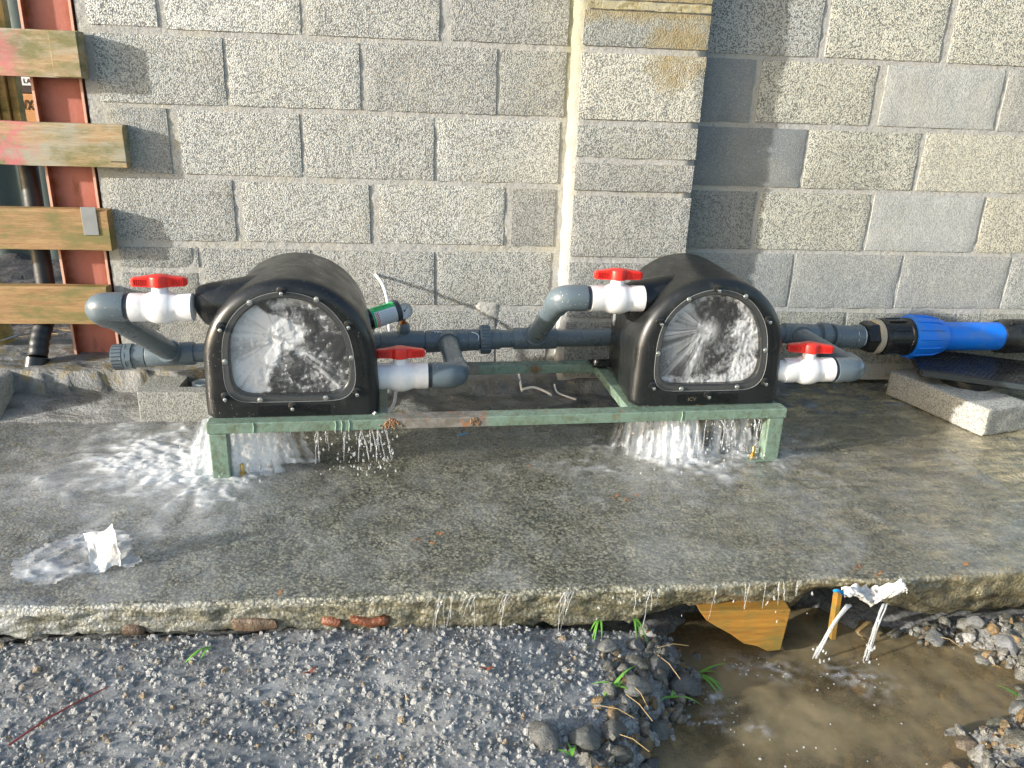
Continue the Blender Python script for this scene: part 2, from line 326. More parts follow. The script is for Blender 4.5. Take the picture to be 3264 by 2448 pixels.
# ------------------------------------------------------------------ mesh helpers
class G:
    def __init__(s): s.v = []; s.f = []
    def add(s, vs, fs):
        o = len(s.v); s.v += [Vector(p) for p in vs]; s.f += [tuple(i+o for i in f) for f in fs]; return s
    def box(s, a, b):
        (x0, y0, z0), (x1, y1, z1) = a, b
        return s.add([(x0, y0, z0), (x1, y0, z0), (x1, y1, z0), (x0, y1, z0), (x0, y0, z1), (x1, y0, z1), (x1, y1, z1), (x0, y1, z1)],
                     [(0, 3, 2, 1), (4, 5, 6, 7), (0, 1, 5, 4), (1, 2, 6, 5), (2, 3, 7, 6), (3, 0, 4, 7)])
    def tube(s, pts, rad, n=12, cap=True, hexa=0):
        pts = [Vector(p) for p in pts]; m = len(pts); rs = rad if isinstance(rad, (list, tuple)) else [rad]*m
        up = None; vs = []
        for i, p in enumerate(pts):
            d = (pts[min(i+1, m-1)] - pts[max(i-1, 0)])
            if d.length < 1e-9: d = pts[min(i+2, m-1)] - pts[max(i-2, 0)]
            d.normalize()
            if up is None: up = Vector((0, 0, 1)) if abs(d.z) < .9 else Vector((0, 1, 0))
            a = d.cross(up).normalized(); up = a.cross(d).normalized()
            for k in range(n):
                t = 2*math.pi*k/n + hexa; vs.append(p + (a*math.cos(t) + up*math.sin(t))*rs[i])
        fs = [(i*n+k, (i+1)*n+k, (i+1)*n+(k+1) % n, i*n+(k+1) % n) for i in range(m-1) for k in range(n)]
        if cap: fs += [tuple(range(n)), tuple((m-1)*n + k for k in reversed(range(n)))]
        return s.add(vs, fs)
    def lathe(s, origin, axis, prof, n=24, cap=True, hexa=0):
        """prof: (distance along axis, radius)"""
        o = Vector(origin); d = Vector(axis).normalized(); up = Vector((0, 0, 1)) if abs(d.z) < .9 else Vector((0, 1, 0))
        a = d.cross(up).normalized(); b = a.cross(d)
        vs = [o + d*t + (a*math.cos(2*math.pi*k/n+hexa) + b*math.sin(2*math.pi*k/n+hexa))*r for t, r in prof for k in range(n)]
        m = len(prof); fs = [(i*n+k, (i+1)*n+k, (i+1)*n+(k+1) % n, i*n+(k+1) % n) for i in range(m-1) for k in range(n)]
        if cap: fs += [tuple(range(n)), tuple((m-1)*n + k for k in reversed(range(n)))]
        return s.add(vs, fs)
    def grid(s, fn, nu, nv):
        vs = [fn(i/nu, j/nv) for j in range(nv+1) for i in range(nu+1)]
        return s.add(vs, [(j*(nu+1)+i, j*(nu+1)+i+1, (j+1)*(nu+1)+i+1, (j+1)*(nu+1)+i) for j in range(nv) for i in range(nu)])
    def loft(s, loops, cap0=False, cap1=False):
        n = len(loops[0]); vs = [p for l in loops for p in l]
        fs = [(i*n+k, i*n+(k+1) % n, (i+1)*n+(k+1) % n, (i+1)*n+k) for i in range(len(loops)-1) for k in range(n)]
        if cap0: fs.append(tuple(reversed(range(n))))
        if cap1: fs.append(tuple((len(loops)-1)*n+k for k in range(n)))
        return s.add(vs, fs)
    def xf(s, m): s.v = [m @ p for p in s.v]; return s

def link(name, g, mat, parent=None, smooth=True, bevel=0, world=False, angle=40):
    me = bpy.data.meshes.new(name)
    vs = g.v
    if world and parent is not None:
        inv = Matrix.LocRotScale(parent.location, parent.rotation_euler, None).inverted(); vs = [inv @ p for p in vs]
    me.from_pydata([tuple(p) for p in vs], [], g.f); me.materials.append(M[mat] if isinstance(mat, str) else mat)
    bm = bmesh.new(); bm.from_mesh(me); bmesh.ops.recalc_face_normals(bm, faces=bm.faces); bm.to_mesh(me); bm.free()
    if smooth:
        me.polygons.foreach_set('use_smooth', [True]*len(me.polygons)); me.set_sharp_from_angle(angle=math.radians(angle))
    o = bpy.data.objects.new(name, me); COL.objects.link(o)
    if parent is not None: o.parent = parent
    if bevel:
        b = o.modifiers.new('bevel', 'BEVEL'); b.width = bevel; b.segments = 2; b.limit_method = 'ANGLE'
    return o
def tag(o, label=None, cat=None, group=None, kind=None):
    if label: o['label'] = label
    if cat: o['category'] = cat
    if group: o['group'] = group
    if kind: o['kind'] = kind
    return o
def thing(name, label, cat, loc=(0, 0, 0), rz=0, group=None):
    o = bpy.data.objects.new(name, None); COL.objects.link(o); o.location = loc; o.rotation_euler = (0, 0, rz); o.empty_display_size = .05
    return tag(o, label, cat, group)
def copy_tree(o, parent=None):
    c = o.copy(); COL.objects.link(c); c.parent = parent
    for ch in list(o.children): copy_tree(ch, c)
    return c
def text(name, body, size, mat, parent, M4, ext=.0004, align='CENTER', sx=1):
    cu = bpy.data.curves.new(name, 'FONT'); cu.body = body; cu.size = size; cu.extrude = ext; cu.align_x = align; cu.align_y = 'CENTER'
    cu.resolution_u = 3
    ob = bpy.data.objects.new('tmp', cu); COL.objects.link(ob); dg = bpy.context.evaluated_depsgraph_get()
    me = bpy.data.meshes.new_from_object(ob.evaluated_get(dg)); bpy.data.objects.remove(ob)
    me.name = name; me.transform(M4 @ Matrix.Diagonal((sx, 1, 1, 1))); me.materials.clear(); me.materials.append(M[mat])
    o = bpy.data.objects.new(name, me); COL.objects.link(o); o.parent = parent; return o
def fbm(x, y, z=0, o=4): return noise.fractal(Vector((x, y, z)), 1.0, 2.0, o, noise_basis='PERLIN_ORIGINAL')
def sstep(a, b, x):
    t = min(1, max(0, (x-a)/(b-a))) if a != b else float(x > a); return t*t*(3-2*t)

FA = Vector((-.587, -.786, 0)); FE = Vector((.99874, .05009, 0)); FN = Vector((-.05009, .99874, 0)); FR = math.atan2(.05009, .99874)
def F(s, b, z=0): return FA + FE*s + FN*b + Vector((0, 0, z))

# ------------------------------------------------------------------ ground, slab, footing
POOLZ = -.178
def pool_in(x, y):
    """signed: >0 inside the puddle"""
    pts = [(.62, -1.30), (.61, -1.44), (.50, -1.60), (.42, -1.74), (.38, -2.2), (.98, -2.2), (1.0, -1.72), (1.10, -1.63), (1.27, -1.57), (1.34, -1.48), (1.30, -1.40), (1.18, -1.355), (1.02, -1.31), (.95, -1.2), (.75, -1.2)]
    ins = False; dmin = 9
    for (x0, y0), (x1, y1) in zip(pts, pts[1:]+pts[:1]):
        if (y0 > y) != (y1 > y) and x < (x1-x0)*(y-y0)/(y1-y0)+x0: ins = not ins
        dx, dy = x1-x0, y1-y0; t = max(0, min(1, ((x-x0)*dx+(y-y0)*dy)/(dx*dx+dy*dy))); dmin = min(dmin, math.hypot(x-x0-dx*t, y-y0-dy*t))
    return dmin if ins else -dmin
def ground_h(x, y):
    p = pool_in(x, y)
    base = -.082 - .03*sstep(-1.36, -1.8, y) + .012*fbm(x*3, y*3)
    base -= .035*sstep(.1, .5, x)
    if x > .9: base = -.125 + .012*fbm(x*5, y*5)
    if y > -1.345: base -= .04
    t = sstep(-.10, .05, p + .045*fbm(x*8, y*8, 3) + .02*fbm(x*25, y*25, 4))
    return base*(1-t) + (-.225 + .008*fbm(x*9, y*9, 5))*t
def gfn(u, v):
    x = -2.2 + 5.0*u; y = -2.6 + 1.6*v; return (x, y, ground_h(x, y) + .004*fbm(x*30, y*30))
g = G().grid(gfn, 300, 100); o = tag(link('ground', g, 'ground', angle=180), kind='structure')
o.data.materials.append(M['silt'])
mi = [1 if pool_in(p.center.x, p.center.y) > -.03 else 0 for p in o.data.polygons]; o.data.polygons.foreach_set('material_index', mi)
g = G()
g.add([(-40, -40, -.26), (40, -40, -.26), (40, 40, -.26), (-40, 40, -.26)], [(0, 1, 2, 3)])
tag(link('terrain', g, 'yard', smooth=False), kind='structure')
def yfn(u, v):
    x = -5 + 4.2*u; y = .16 + 5*v; return (x, y, .0 + .03*fbm(x*4, y*4) + .015*fbm(x*18, y*18))
tag(link('yard_ground', G().grid(yfn, 120, 120), 'yard', angle=180), kind='structure')

def edge_y(x):
    if x < .56: return -1.347 + .004*fbm(x*9, 1)
    return -1.343 + .014*sstep(.6, .9, x) - .012*sstep(.95, 1.05, x) + .022*sstep(1.1, 1.5, x) + .004*fbm(x*12, 1)
def bottom_z(x):
    z = -.07 - .018*sstep(-.5, .1, x)
    z += .022*sstep(.45, .62, x)*(1-sstep(.66, .80, x))
    z += .05*sstep(.87, .92, x)*(1-sstep(1.02, 1.12, x))
    z -= .035*sstep(1.1, 1.25, x)
    return z + .008*fbm(x*14, 4) + .006*fbm(x*40, 9)
SX0, SX1 = -2.3, 2.9
def slab_fn(u, v):
    x = SX0 + (SX1-SX0)*u
    ey = edge_y(x); bz = bottom_z(x); r = .010
    Ltop = .34 - ey - r
    prof_v = v*100
    if prof_v <= 72:
        t = prof_v/72; y = .34 + (ey + r - .34)*(t**.85); z = 0
        nx = .0035*fbm(x*7, y*7) + .0022*fbm(x*32, y*32, 2) + .0014*fbm(x*90, y*90, 4)
        if x < -.2: nx += .006*sstep(-.2, -.9, x)*fbm(x*16, y*26, 7)
        if x > .9: nx += .004*fbm(x*5, y*24, 8)
        return (x, y, z + nx)
    if prof_v <= 76:
        a = (prof_v-72)/4*math.pi/2; n_ = .003*fbm(x*30, 2+a); return (x, ey + r - r*math.sin(a) + n_, -r*(1-math.cos(a)) + .002*fbm(x*32, ey*32, 2))
    if prof_v <= 92:
        t = (prof_v-76)/16; z = -r + (bz + r)*t; n_ = .009*fbm(x*22, z*40) + .004*fbm(x*80, z*80, 3)
        dent = .02*t*t
        return (x, ey + n_ + dent*sstep(.4, .6, x), z)
    t = (prof_v-92)/8; return (x, ey + .02 + t*.35, bz + .006*fbm(x*30, t*9) - .02*t)
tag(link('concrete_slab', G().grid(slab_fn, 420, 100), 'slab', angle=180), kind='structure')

def foot_fn(u, v):
    x = -2.4 + 5.2*u; y = .22 - .66*v
    h = .128 - .062*sstep(-.72, -.30, x) - .02*sstep(.9, 1.2, x) - .045*sstep(1.25, 1.5, x)
    wd = .19 - .075*sstep(-.5, 0, x) - .04*sstep(1.2, 1.5, x)
    n_ = (.006+.006*sstep(-.7, -.3, x))*fbm(x*9, y*11) + .005*fbm(x*40, y*40, 2); wj = .02*fbm(x*9, 3)
    top = sstep(-wd-.018+wj, -wd+.006+wj, y)
    slope = sstep(-wd-.20, -wd, y)*(.45*h)
    if x > -.85: slope *= .55
    z = max(slope, h*top) + n_*(.35+.65*sstep(-.45, -.2, y)) - .012*(1-sstep(-.44, -.33, y)) - .004
    if y > .16: z = h - .01
    return (x, y, z)
tag(link('wall_footing', G().grid(foot_fn, 330, 60), 'footing', angle=180), kind='structure')

def sfilm(u, v):
    x = -1.5+3.2*u; y = -1.338+1.0*v
    return (x, y, .0035 + .0022*fbm(x*6, y*9, 3) + .0035*fbm(x*7, y*7) + .0010*fbm(x*45, y*45, 8))
tag(link('slab_water_film', G().grid(sfilm, 300, 100), 'slab_film', angle=180), 'thin sheet of water running over the concrete slab', 'water', kind='stuff')

# ------------------------------------------------------------------ block wall
wall = thing('block_wall', 'grey concrete block wall with wide smeared mortar joints behind the two turbines', 'wall', (0, 0, 0))
WX0, WX1, WZ0, WZ1 = -1.085, 2.75, .02, 1.63
def mfn(u, v):
    x = WX0 + (WX1-WX0)*u; z = WZ0 + (WZ1-WZ0)*v
    return (x, .0026 + .0013*fbm(x*25, z*25) + .0016*fbm(x*70, z*70, 1), z)
g = G().grid(mfn, 340, 150); g.add([(WX0, .004, WZ0), (WX0, .21, WZ0), (WX0, .21, WZ1), (WX0, .004, WZ1)], [(0, 1, 2, 3)])
g.add([(WX0, .21, WZ0), (WX1, .21, WZ0), (WX1, .21, WZ1), (WX0, .21, WZ1)], [(3, 2, 1, 0)])
link('mortar', g, 'mortar', wall, angle=180)
def block(x0, x1, z0, z1, col, rough=1.0, parent=wall, y=0, depth=.1, wob=.0022):
    nx = max(5, int((x1-x0)/.022)); nz = max(4, int((z1-z0)/.022)); k = random.random()*50
    def fn(u, v):
        x = x0 + (x1-x0)*u; z = z0 + (z1-z0)*v
        ex = min(u, 1-u)*(x1-x0); ez = min(v, 1-v)*(z1-z0); e = min(ex, ez)
        dy = .0028*(.5+.9*abs(fbm(x*13, z*13, k+20))*2)*(1-sstep(0, .006, e)) if e < .006 else 0
        jx = wob*fbm(z*28, k)*(1-sstep(0, .03, ex)); jz = wob*.8*fbm(x*28, k+9)*(1-sstep(0, .03, ez))
        return (x + jx, y - .0035 + dy + .0016*fbm(x*22, z*22, k) , z + jz)
    g = G().grid(fn, nx, nz); b = len(g.v); n1 = nx+1
    ring = [i for i in range(n1)] + [j*n1+nx for j in range(1, nz+1)] + [nz*n1+i for i in range(nx-1, -1, -1)] + [j*n1 for j in range(nz-1, 0, -1)]
    back = [g.v[i] + Vector((0, depth, 0)) for i in ring]; g.v += back; m = len(ring)
    g.f += [(ring[i], b+i, b+(i+1) % m, ring[(i+1) % m]) for i in range(m)]
    g.v = [p - Vector(((x0+x1)/2, 0, z0)) for p in g.v]
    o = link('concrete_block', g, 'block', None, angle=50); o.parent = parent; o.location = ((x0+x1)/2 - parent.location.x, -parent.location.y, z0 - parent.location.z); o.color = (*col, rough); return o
GY = (.46, .46, .45); LG = (.57, .57, .55); CR = (.66, .645, .56); DK = (.24, .25, .26); MG = (.37, .37, .36)  # CR: cream blocks, also lightened for the sun falling right of the pier
def row(z0, z1, joints, cols, x0, x1):
    """joints: (x, width)"""
    xs = [x0]
    for jx, jw in joints: xs += [jx-jw/2, jx+jw/2]
    xs.append(x1)
    for i in range(0, len(xs)-1, 2):
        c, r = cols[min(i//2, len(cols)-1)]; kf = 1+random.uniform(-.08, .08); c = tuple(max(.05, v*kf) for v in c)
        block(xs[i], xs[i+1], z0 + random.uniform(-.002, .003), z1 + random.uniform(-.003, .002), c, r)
PL, PR = .472, .955
# left of the pier
row(1.432, 1.62, [(-.645, .014), (-.2, .014), (.25, .014)], [(LG, 1)], -1.055, PL)
row(1.209, 1.418, [(-.828, .026), (-.388, .022), (.065, .04)], [((.7, .7, .68), 1.1), ((.68, .68, .66), 1), (LG, 1), (GY, 1)], -1.05, PL)
row(.984, 1.190, [(-.643, .012), (-.205, .022), (.244, .014)], [((.52, .52, .5), 1), (LG, 1), (GY, 1), ((.44, .44, .42), 1)], -1.045, PL)
row(.760, .966, [(-.827, .034), (-.413, .014), (.034, .014)], [(MG, .8), (LG, 1), (LG, 1), ((.55, .55, .53), 1)], -1.02, .462)
row(.537, .742, [(-.64, .030), (-.179, .034), (.290, .028)], [(GY, 1), (LG, 1), ((.57, .57, .55), 1), (MG, 1)], -1.06, .458)
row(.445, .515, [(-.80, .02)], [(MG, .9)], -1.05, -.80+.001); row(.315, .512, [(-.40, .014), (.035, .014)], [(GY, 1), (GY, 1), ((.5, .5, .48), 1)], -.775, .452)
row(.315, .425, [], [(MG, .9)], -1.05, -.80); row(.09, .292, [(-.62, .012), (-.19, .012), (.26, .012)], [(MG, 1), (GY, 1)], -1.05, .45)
# right of the pier
row(1.432, 1.62, [(1.15, .014), (1.6, .014), (2.05, .014), (2.5, .014)], [(CR, 1)], PR, WX1)
row(1.209, 1.418, [(1.362, .028), (1.815, .034), (2.27, .02)], [((.55, .55, .53), 1.1), (CR, 1.1), (CR, 1.1)], PR, WX1)
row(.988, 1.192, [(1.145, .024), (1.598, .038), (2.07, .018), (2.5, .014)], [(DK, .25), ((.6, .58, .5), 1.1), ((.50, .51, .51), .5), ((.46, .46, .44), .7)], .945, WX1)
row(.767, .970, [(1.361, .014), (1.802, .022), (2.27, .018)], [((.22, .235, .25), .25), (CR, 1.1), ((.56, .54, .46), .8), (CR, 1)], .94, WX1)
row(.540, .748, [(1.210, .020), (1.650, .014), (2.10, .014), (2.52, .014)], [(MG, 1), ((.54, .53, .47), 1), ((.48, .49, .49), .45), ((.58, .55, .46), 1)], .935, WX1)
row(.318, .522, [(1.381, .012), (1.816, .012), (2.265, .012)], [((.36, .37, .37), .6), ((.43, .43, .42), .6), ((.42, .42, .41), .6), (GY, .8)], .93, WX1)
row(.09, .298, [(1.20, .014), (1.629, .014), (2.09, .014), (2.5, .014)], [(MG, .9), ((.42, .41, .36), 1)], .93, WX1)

pier = thing('block_pier', 'projecting pier of stacked full and half height blocks with rust brown stains near its top', 'pier', (.70, -.1, 0))
PY = -.10
def pfn(u, v):
    # wraps left side, front, right side
    z = .03 + 1.6*v; dx = .0
    n_ = .003*fbm(z*25, u*9)
    t = u*4
    if t < 1: return (.486 + .006*fbm(z*20, 2), .01 + (PY+.004-.01)*t, z)
    if t < 3: return (.486 + .434*(t-1)/2 + (.006*fbm(z*20, 2) if t < 1.2 else 0), PY + .004 + n_, z)
    return (.92, PY + .004 + (.01-PY)*(t-3), z)
link('mortar', G().grid(pfn, 24, 140), 'mortar', pier, world=True, angle=180)
for z0, z1, c, xo in ((1.345, 1.6, CR, 0), (1.208, 1.311, (.40, .41, .39), 0), (.982, 1.186, (.66, .64, .57), 0), (.860, .961, (.48, .48, .45), -.002), (.750, .840, (.44, .44, .43), -.002), (.522, .731, (.47, .47, .46), 0), (.30, .498, (.46, .46, .45), 0), (.07, .28, (.42, .41, .38), 0)):
    block(.505, .922+xo, z0, z1, c, 1.0, pier, PY, .09)
# brown run-down mortar on the pier
def stain(cx, cz, w_, h_, seed, dy=.006):
    def fn(u, v):
        a = 2*math.pi*u; rr = v*(1 + .22*fbm(math.cos(a)*1.1, math.sin(a)*1.1, seed, 2)); x = cx + w_*rr*math.cos(a)*.5*(1.1 if math.sin(a) > 0 else .8); z = cz + h_*rr*math.sin(a)*.5
        return (x, PY - .004 - dy*(1-v)**.5*(1+.4*fbm(x*40, z*40)) + .005*(v > .97), z)
    return G().grid(fn, 40, 8)
link('mortar_smear', G().grid(lambda u, v: (.50+.42*u, PY-.003-.003*fbm(u*14, v*3), 1.316+.024*v+.004*fbm(u*9, 3)), 50, 5), 'moss_mortar', pier, world=True, angle=180)
# splat of mortar left on the wall
def spl(u, v):
    a = 2*math.pi*u; rr = v*(1+.45*fbm(math.cos(a)*1.6, math.sin(a)*1.6, 8)); x = .225+.055*rr*math.cos(a); z = .295+.045*rr*math.sin(a)
    return (x, .003 - .008*(1-v**3)*(1+.3*fbm(x*40, z*40)), z)
link('mortar_splat', G().grid(spl, 30, 7), simple('splat_mortar', (.42, .41, .37), .8, .2, 70, .004), wall, world=True, angle=180)

# ------------------------------------------------------------------ left edge: steel column, planks, pipe, things behind
colu = thing('steel_column', 'red oxide primed steel H column with rusty flange edges at the end of the wall', 'column', (-1.17, .05, .12))
for x in (-1.246, -1.0975):
    link('flange', G().box((x-.0035, 0.003, .10), (x+.0035, .152, 1.7)), 'primer', colu, False, .001, world=True)
    link('flange_edge', G().box((x-.004, -.001, .10), (x+.004, .0025, 1.7)), 'primer_edge', colu, False, world=True)
link('web', G().box((-1.242, .026, .10), (-1.101, .033, 1.7)), 'primer', colu, False, world=True)
fence = thing('plank_fence', 'rough wooden planks nailed across the red column, the upper two smeared with pink paint', 'fence', (-1.5, -.03, .25))
def plank(x1, z0, z1, ya, yb, mat, top_r=.0, dz=0, cut=0):
    x0 = -2.3
    prof = [(ya, z0), (ya, z1-top_r), (ya+top_r*.8, z1), (yb, z1), (yb, z0)]
    g = G(); ns = 24
    loops = []
    for i in range(ns+1):
        x = x0 + (x1-x0)*i/ns
        loops.append([Vector((x - cut*(1-(z-z0)/(z1-z0) < .25)*(i == ns) + (.003*fbm(z*30, 1) if i == ns else 0), y, z + dz*(x-x1) + .0015*fbm(x*5, z0*7))) for y, z in prof])
    g.loft(loops, True, True); g.f[-1] = tuple(g.f[-1]); return link('plank', g, mat, fence, False, .0012, world=True)
plank(-1.066, 1.049, 1.186, -.055, -.006, 'plank', .004)
plank(-.972, .780, .914, -.048, -.004, 'plank', .012, 0, 0)
plank(-1.052, .508, .643, -.055, -.006, 'plank_new', .008)
plank(-1.092, .250, .382, -.050, -.006, 'plank_new', .006, 0)
link('metal_plate', G().box((-1.133, -.0585, .560), (-1.085, -.0555, .652)), 'grey_metal', fence, False, .0008, world=True)
link('crack', G().box((-1.02, -.0487, .797), (-.974, -.047, .800)), 'ink', fence, False, world=True)
link('overlap_plank', G().box((-1.15, -.062, 1.052), (-1.068, -.0552, 1.184)), 'plank', fence, False, .0015, world=True)

dp = thing('downpipe', 'black flexible downpipe bending behind the planks into a socket on the footing', 'pipe', (-1.42, -.1, .0))
pts = [(-1.352, .115, .86), (-1.350, .108, .80), (-1.347, .10, .73), (-1.343, .09, .66), (-1.335, .06, .49), (-1.325, .035, .33), (-1.330, -.005, .245), (-1.336, -.05, .190), (-1.334, -.09, .135)]
P = []
for i in range(len(pts)-1):
    for k in range(10): P.append(Vector(pts[i]).lerp(Vector(pts[i+1]), k/10))
link('pipe', G().tube(P, [.0305 + (.0012*math.sin(i*1.6) if i > 52 else 0) for i in range(len(P))], 18), simple('dull_black_pipe', (.014, .017, .019), .5, .2), dp, world=True)
link('socket', G().lathe((-1.335, -.085, .142), (-.12, -.40, -1), [(0, .033), (.004, .038), (.075, .040), (.078, .036), (.10, .034)], 24), 'black', dp, world=True)
bxs = thing('orange_crate', 'orange card box with black lettering seen in the gap under the top plank', 'box', (-1.62, .55, 0))
link('carton', G().box((-1.78, .5, .80), (-1.42, .8, .992)), 'crate', bxs, False, .004, world=True)
RX = Matrix.Rotation(math.pi/2, 4, 'X')
for tx, z_, sz in (('II·WX·', .951, .052), ('AAII', .872, .052)):
    text('lettering', tx, sz, 'ink', bxs, Matrix.Translation((.108, -.0515, z_)) @ RX, .0005, sx=.62)
sf = thing('storage_shelf', 'dark shelf frame carrying the orange box behind the planks', 'shelf', (-1.62, .6, 0))
link('shelf_board', G().box((-1.95, .48, .765), (-1.44, .85, .797)), 'black', sf, False, .002, world=True)
for x in (-1.93, -1.48): link('leg', G().box((x, .80, -.05), (x+.04, .84, .764)), 'black', sf, False, .002, world=True)
tb = thing('carton_box', 'dark carton with a white printed label on top of the orange box', 'box', (-1.6, .55, .993))
link('carton', G().box((-1.75, .53, .993), (-1.41, .78, 1.16)), simple('dark_card', (.05, .035, .03), .8), tb, False, .004, world=True)
link('label', G().box((-1.515, .5275, 1.022), (-1.44, .5298, 1.052)), 'can_label', tb, False, world=True)
text('lettering', 'LAND', .024, 'ink', tb, Matrix.Translation((.122, -.0235, .044)) @ RX, .0004)
st = thing('timber_batten', 'pale yellow sawn battens standing behind the gap under the top plank', 'timber', (-1.66, .3, 0))
for i, x in enumerate((-1.535, -1.503, -1.471)):
    link('batten', G().box((x, .3+.01*i, .765), (x+.029, .34+.01*i, 1.3)), 'post', st, False, .003, world=True)
ps = thing('fence_post', 'round mossy yellow timber post at the left edge with a grey wire round it', 'post', (-1.62, .12, 0))
link('post', G().tube([(-1.560, .15, -.02), (-1.575, .15, .3), (-1.60, .16, .75)], [.045, .043, .042], 16), 'post', ps, world=True)
link('wire', G().tube([(-1.68, .10, .125), (-1.58, .098, .135), (-1.525, .11, .148), (-1.508, .15, .15)], .003, 6), 'tin', ps, world=True)
sh = thing('shed_wall', 'dark greenish corrugated shed wall glimpsed through the plank gaps', 'shed', (-3, 2.2, 0))
def shf(u, v): return (-5+4*u, 2.4 + .02*math.sin(u*4/.0762*2*math.pi*.25), -.05 + 2.6*v)
link('sheeting', G().grid(shf, 400, 2), 'corr', sh, world=True)
tag(link('blue_strap', G().box((-1.40, .35, .335), (-1.33, .37, .345)), 'bluebit'), 'short bright blue strap lying on the dark stones beside the downpipe', 'strap')
g = G()
for i in range(30):
    x = random.uniform(-2.0, -1.3); y = random.uniform(.3, .9); a = random.uniform(-.5, .5); l = random.uniform(.05, .16)
    g.tube([(x, y, .04), (x+l*math.cos(a), y+l*math.sin(a), .045)], .0015, 4)
tag(link('straw', g, 'straw'), 'loose dry straw on the dark stones behind the planks', 'straw', kind='stuff')

# lump of concrete at left edge
def rough_box(name, a, b, mat, parent=None, rz=0, c=None, amp=.004, cut=10, chamf=.02, label=None, cat=None, col=None):
    me = bpy.data.meshes.new(name); bm = bmesh.new(); bmesh.ops.create_cube(bm, size=1)
    sx, sy, sz = [q-p for p, q in zip(a, b)]; bmesh.ops.scale(bm, vec=(sx, sy, sz), verts=bm.verts)
    bmesh.ops.bevel(bm, geom=bm.edges[:], offset=chamf, segments=2, affect='EDGES', profile=.6)
    bmesh.ops.subdivide_edges(bm, edges=[e for e in bm.edges if e.calc_length() > .05], cuts=cut, use_grid_fill=True)
    k = random.random()*40
    for v in bm.verts: v.co += Vector((fbm(v.co.y*18, v.co.z*18, k), fbm(v.co.x*18, v.co.z*18, k+3), fbm(v.co.x*18, v.co.y*18, k+6)))*amp
    bm.to_mesh(me); bm.free(); me.polygons.foreach_set('use_smooth', [True]*len(me.polygons)); me.set_sharp_from_angle(angle=math.radians(60)); me.materials.append(M[mat])
    o = bpy.data.objects.new(name, me); COL.objects.link(o); o.location = c or [(p+q)/2 for p, q in zip(a, b)]; o.rotation_euler = (0, 0, rz)
    if parent: o.parent = parent
    if label: tag(o, label, cat)
    o.color = (*(col or (.35, .35, .34)), .8); return o
rough_box('concrete_block', (-1.78, -.36, -.01), (-1.37, -.13, .125), 'block', rz=.08, label='broad concrete block cut off by the left edge of the photo beside the black downpipe', cat='block', col=(.42, .42, .41))

# hollow block with a pipe end in it
hb = thing('hollow_block', 'rough hollow concrete block lying flat half behind the left turbine', 'block', (-.70, -.22, 0))
def ringbox(x0, x1, y0, y1, z0, z1, cx0, cx1, cy0, cy1):
    g = G(); o = [(x0, y0), (x1, y0), (x1, y1), (x0, y1)]; i = [(cx0, cy0), (cx1, cy0), (cx1, cy1), (cx0, cy1)]
    for a, b in ((o, 1), (i, -1)):
        g.add([(*p, z0) for p in a] + [(*p, z1) for p in a], [(k, (k+1) % 4, 4+(k+1) % 4, 4+k) for k in range(4)])
    g.add([(*p, z1) for p in o] + [(*p, z1) for p in i], [(k, (k+1) % 4, 4+(k+1) % 4, 4+k) for k in range(4)]); return g
o = link('block_shell', ringbox(-.928, -.49, -.345, -.10, -.01, .108, -.81, -.60, -.30, -.15), 'block', hb, False, .004, world=True); o.color = (.36, .36, .34, .9)
link('pipe_end', G().lathe((-.755, -.225, .01), (0, 0, 1), [(0, .030), (.075, .030), (.075, .033), (.088, .033), (.088, .027), (.02, .027)], 24, False), simple('pale_grey_pipe', (.45, .5, .52), .4), hb, world=True)

# right: slab block with meter cover on it
rz = math.atan2(.11, .41)
rough_box('paving_block', (-.108, -.215, 0), (.108, .215, .1), 'block', c=(1.94, -.30, .052), rz=rz, amp=.003, chamf=.008, label='solid grey concrete block lying flat on the slab under a black cover', cat='block', col=(.44, .43, .40))
cv = thing('meter_cover', 'black plastic meter box cover with a studded top resting tilted on the right block', 'cover', (2.02, -.25, .13), math.radians(-14))
cv.rotation_euler = (math.radians(3), math.radians(1.5), math.radians(-22))
g = G().box((-.20, -.11, 0), (.26, .16, .028)); link('plate', g, 'black', cv, False, .003)
g = G().box((-.192, -.113, .004), (.252, -.109, .024)); link('front_rim', g, simple('grey_black_rim', (.035, .045, .05), .5), cv, False, .001)
g = G()
for i in range(26):
    for j in range(15):
        x = -.185 + i*.0165 + (j % 2)*.008; y = -.10 + j*.0165; g.box((x, y, .0278), (x+.010, y+.005, .0302))
tag(link('tread_studs', g, 'black', cv, False), kind='stuff')
link('under_ring', G().lathe((-.02, -.03, -.03), (0, 0, 1), [(0, .085), (.008, .088), (.03, .088)], 28), 'black', cv)

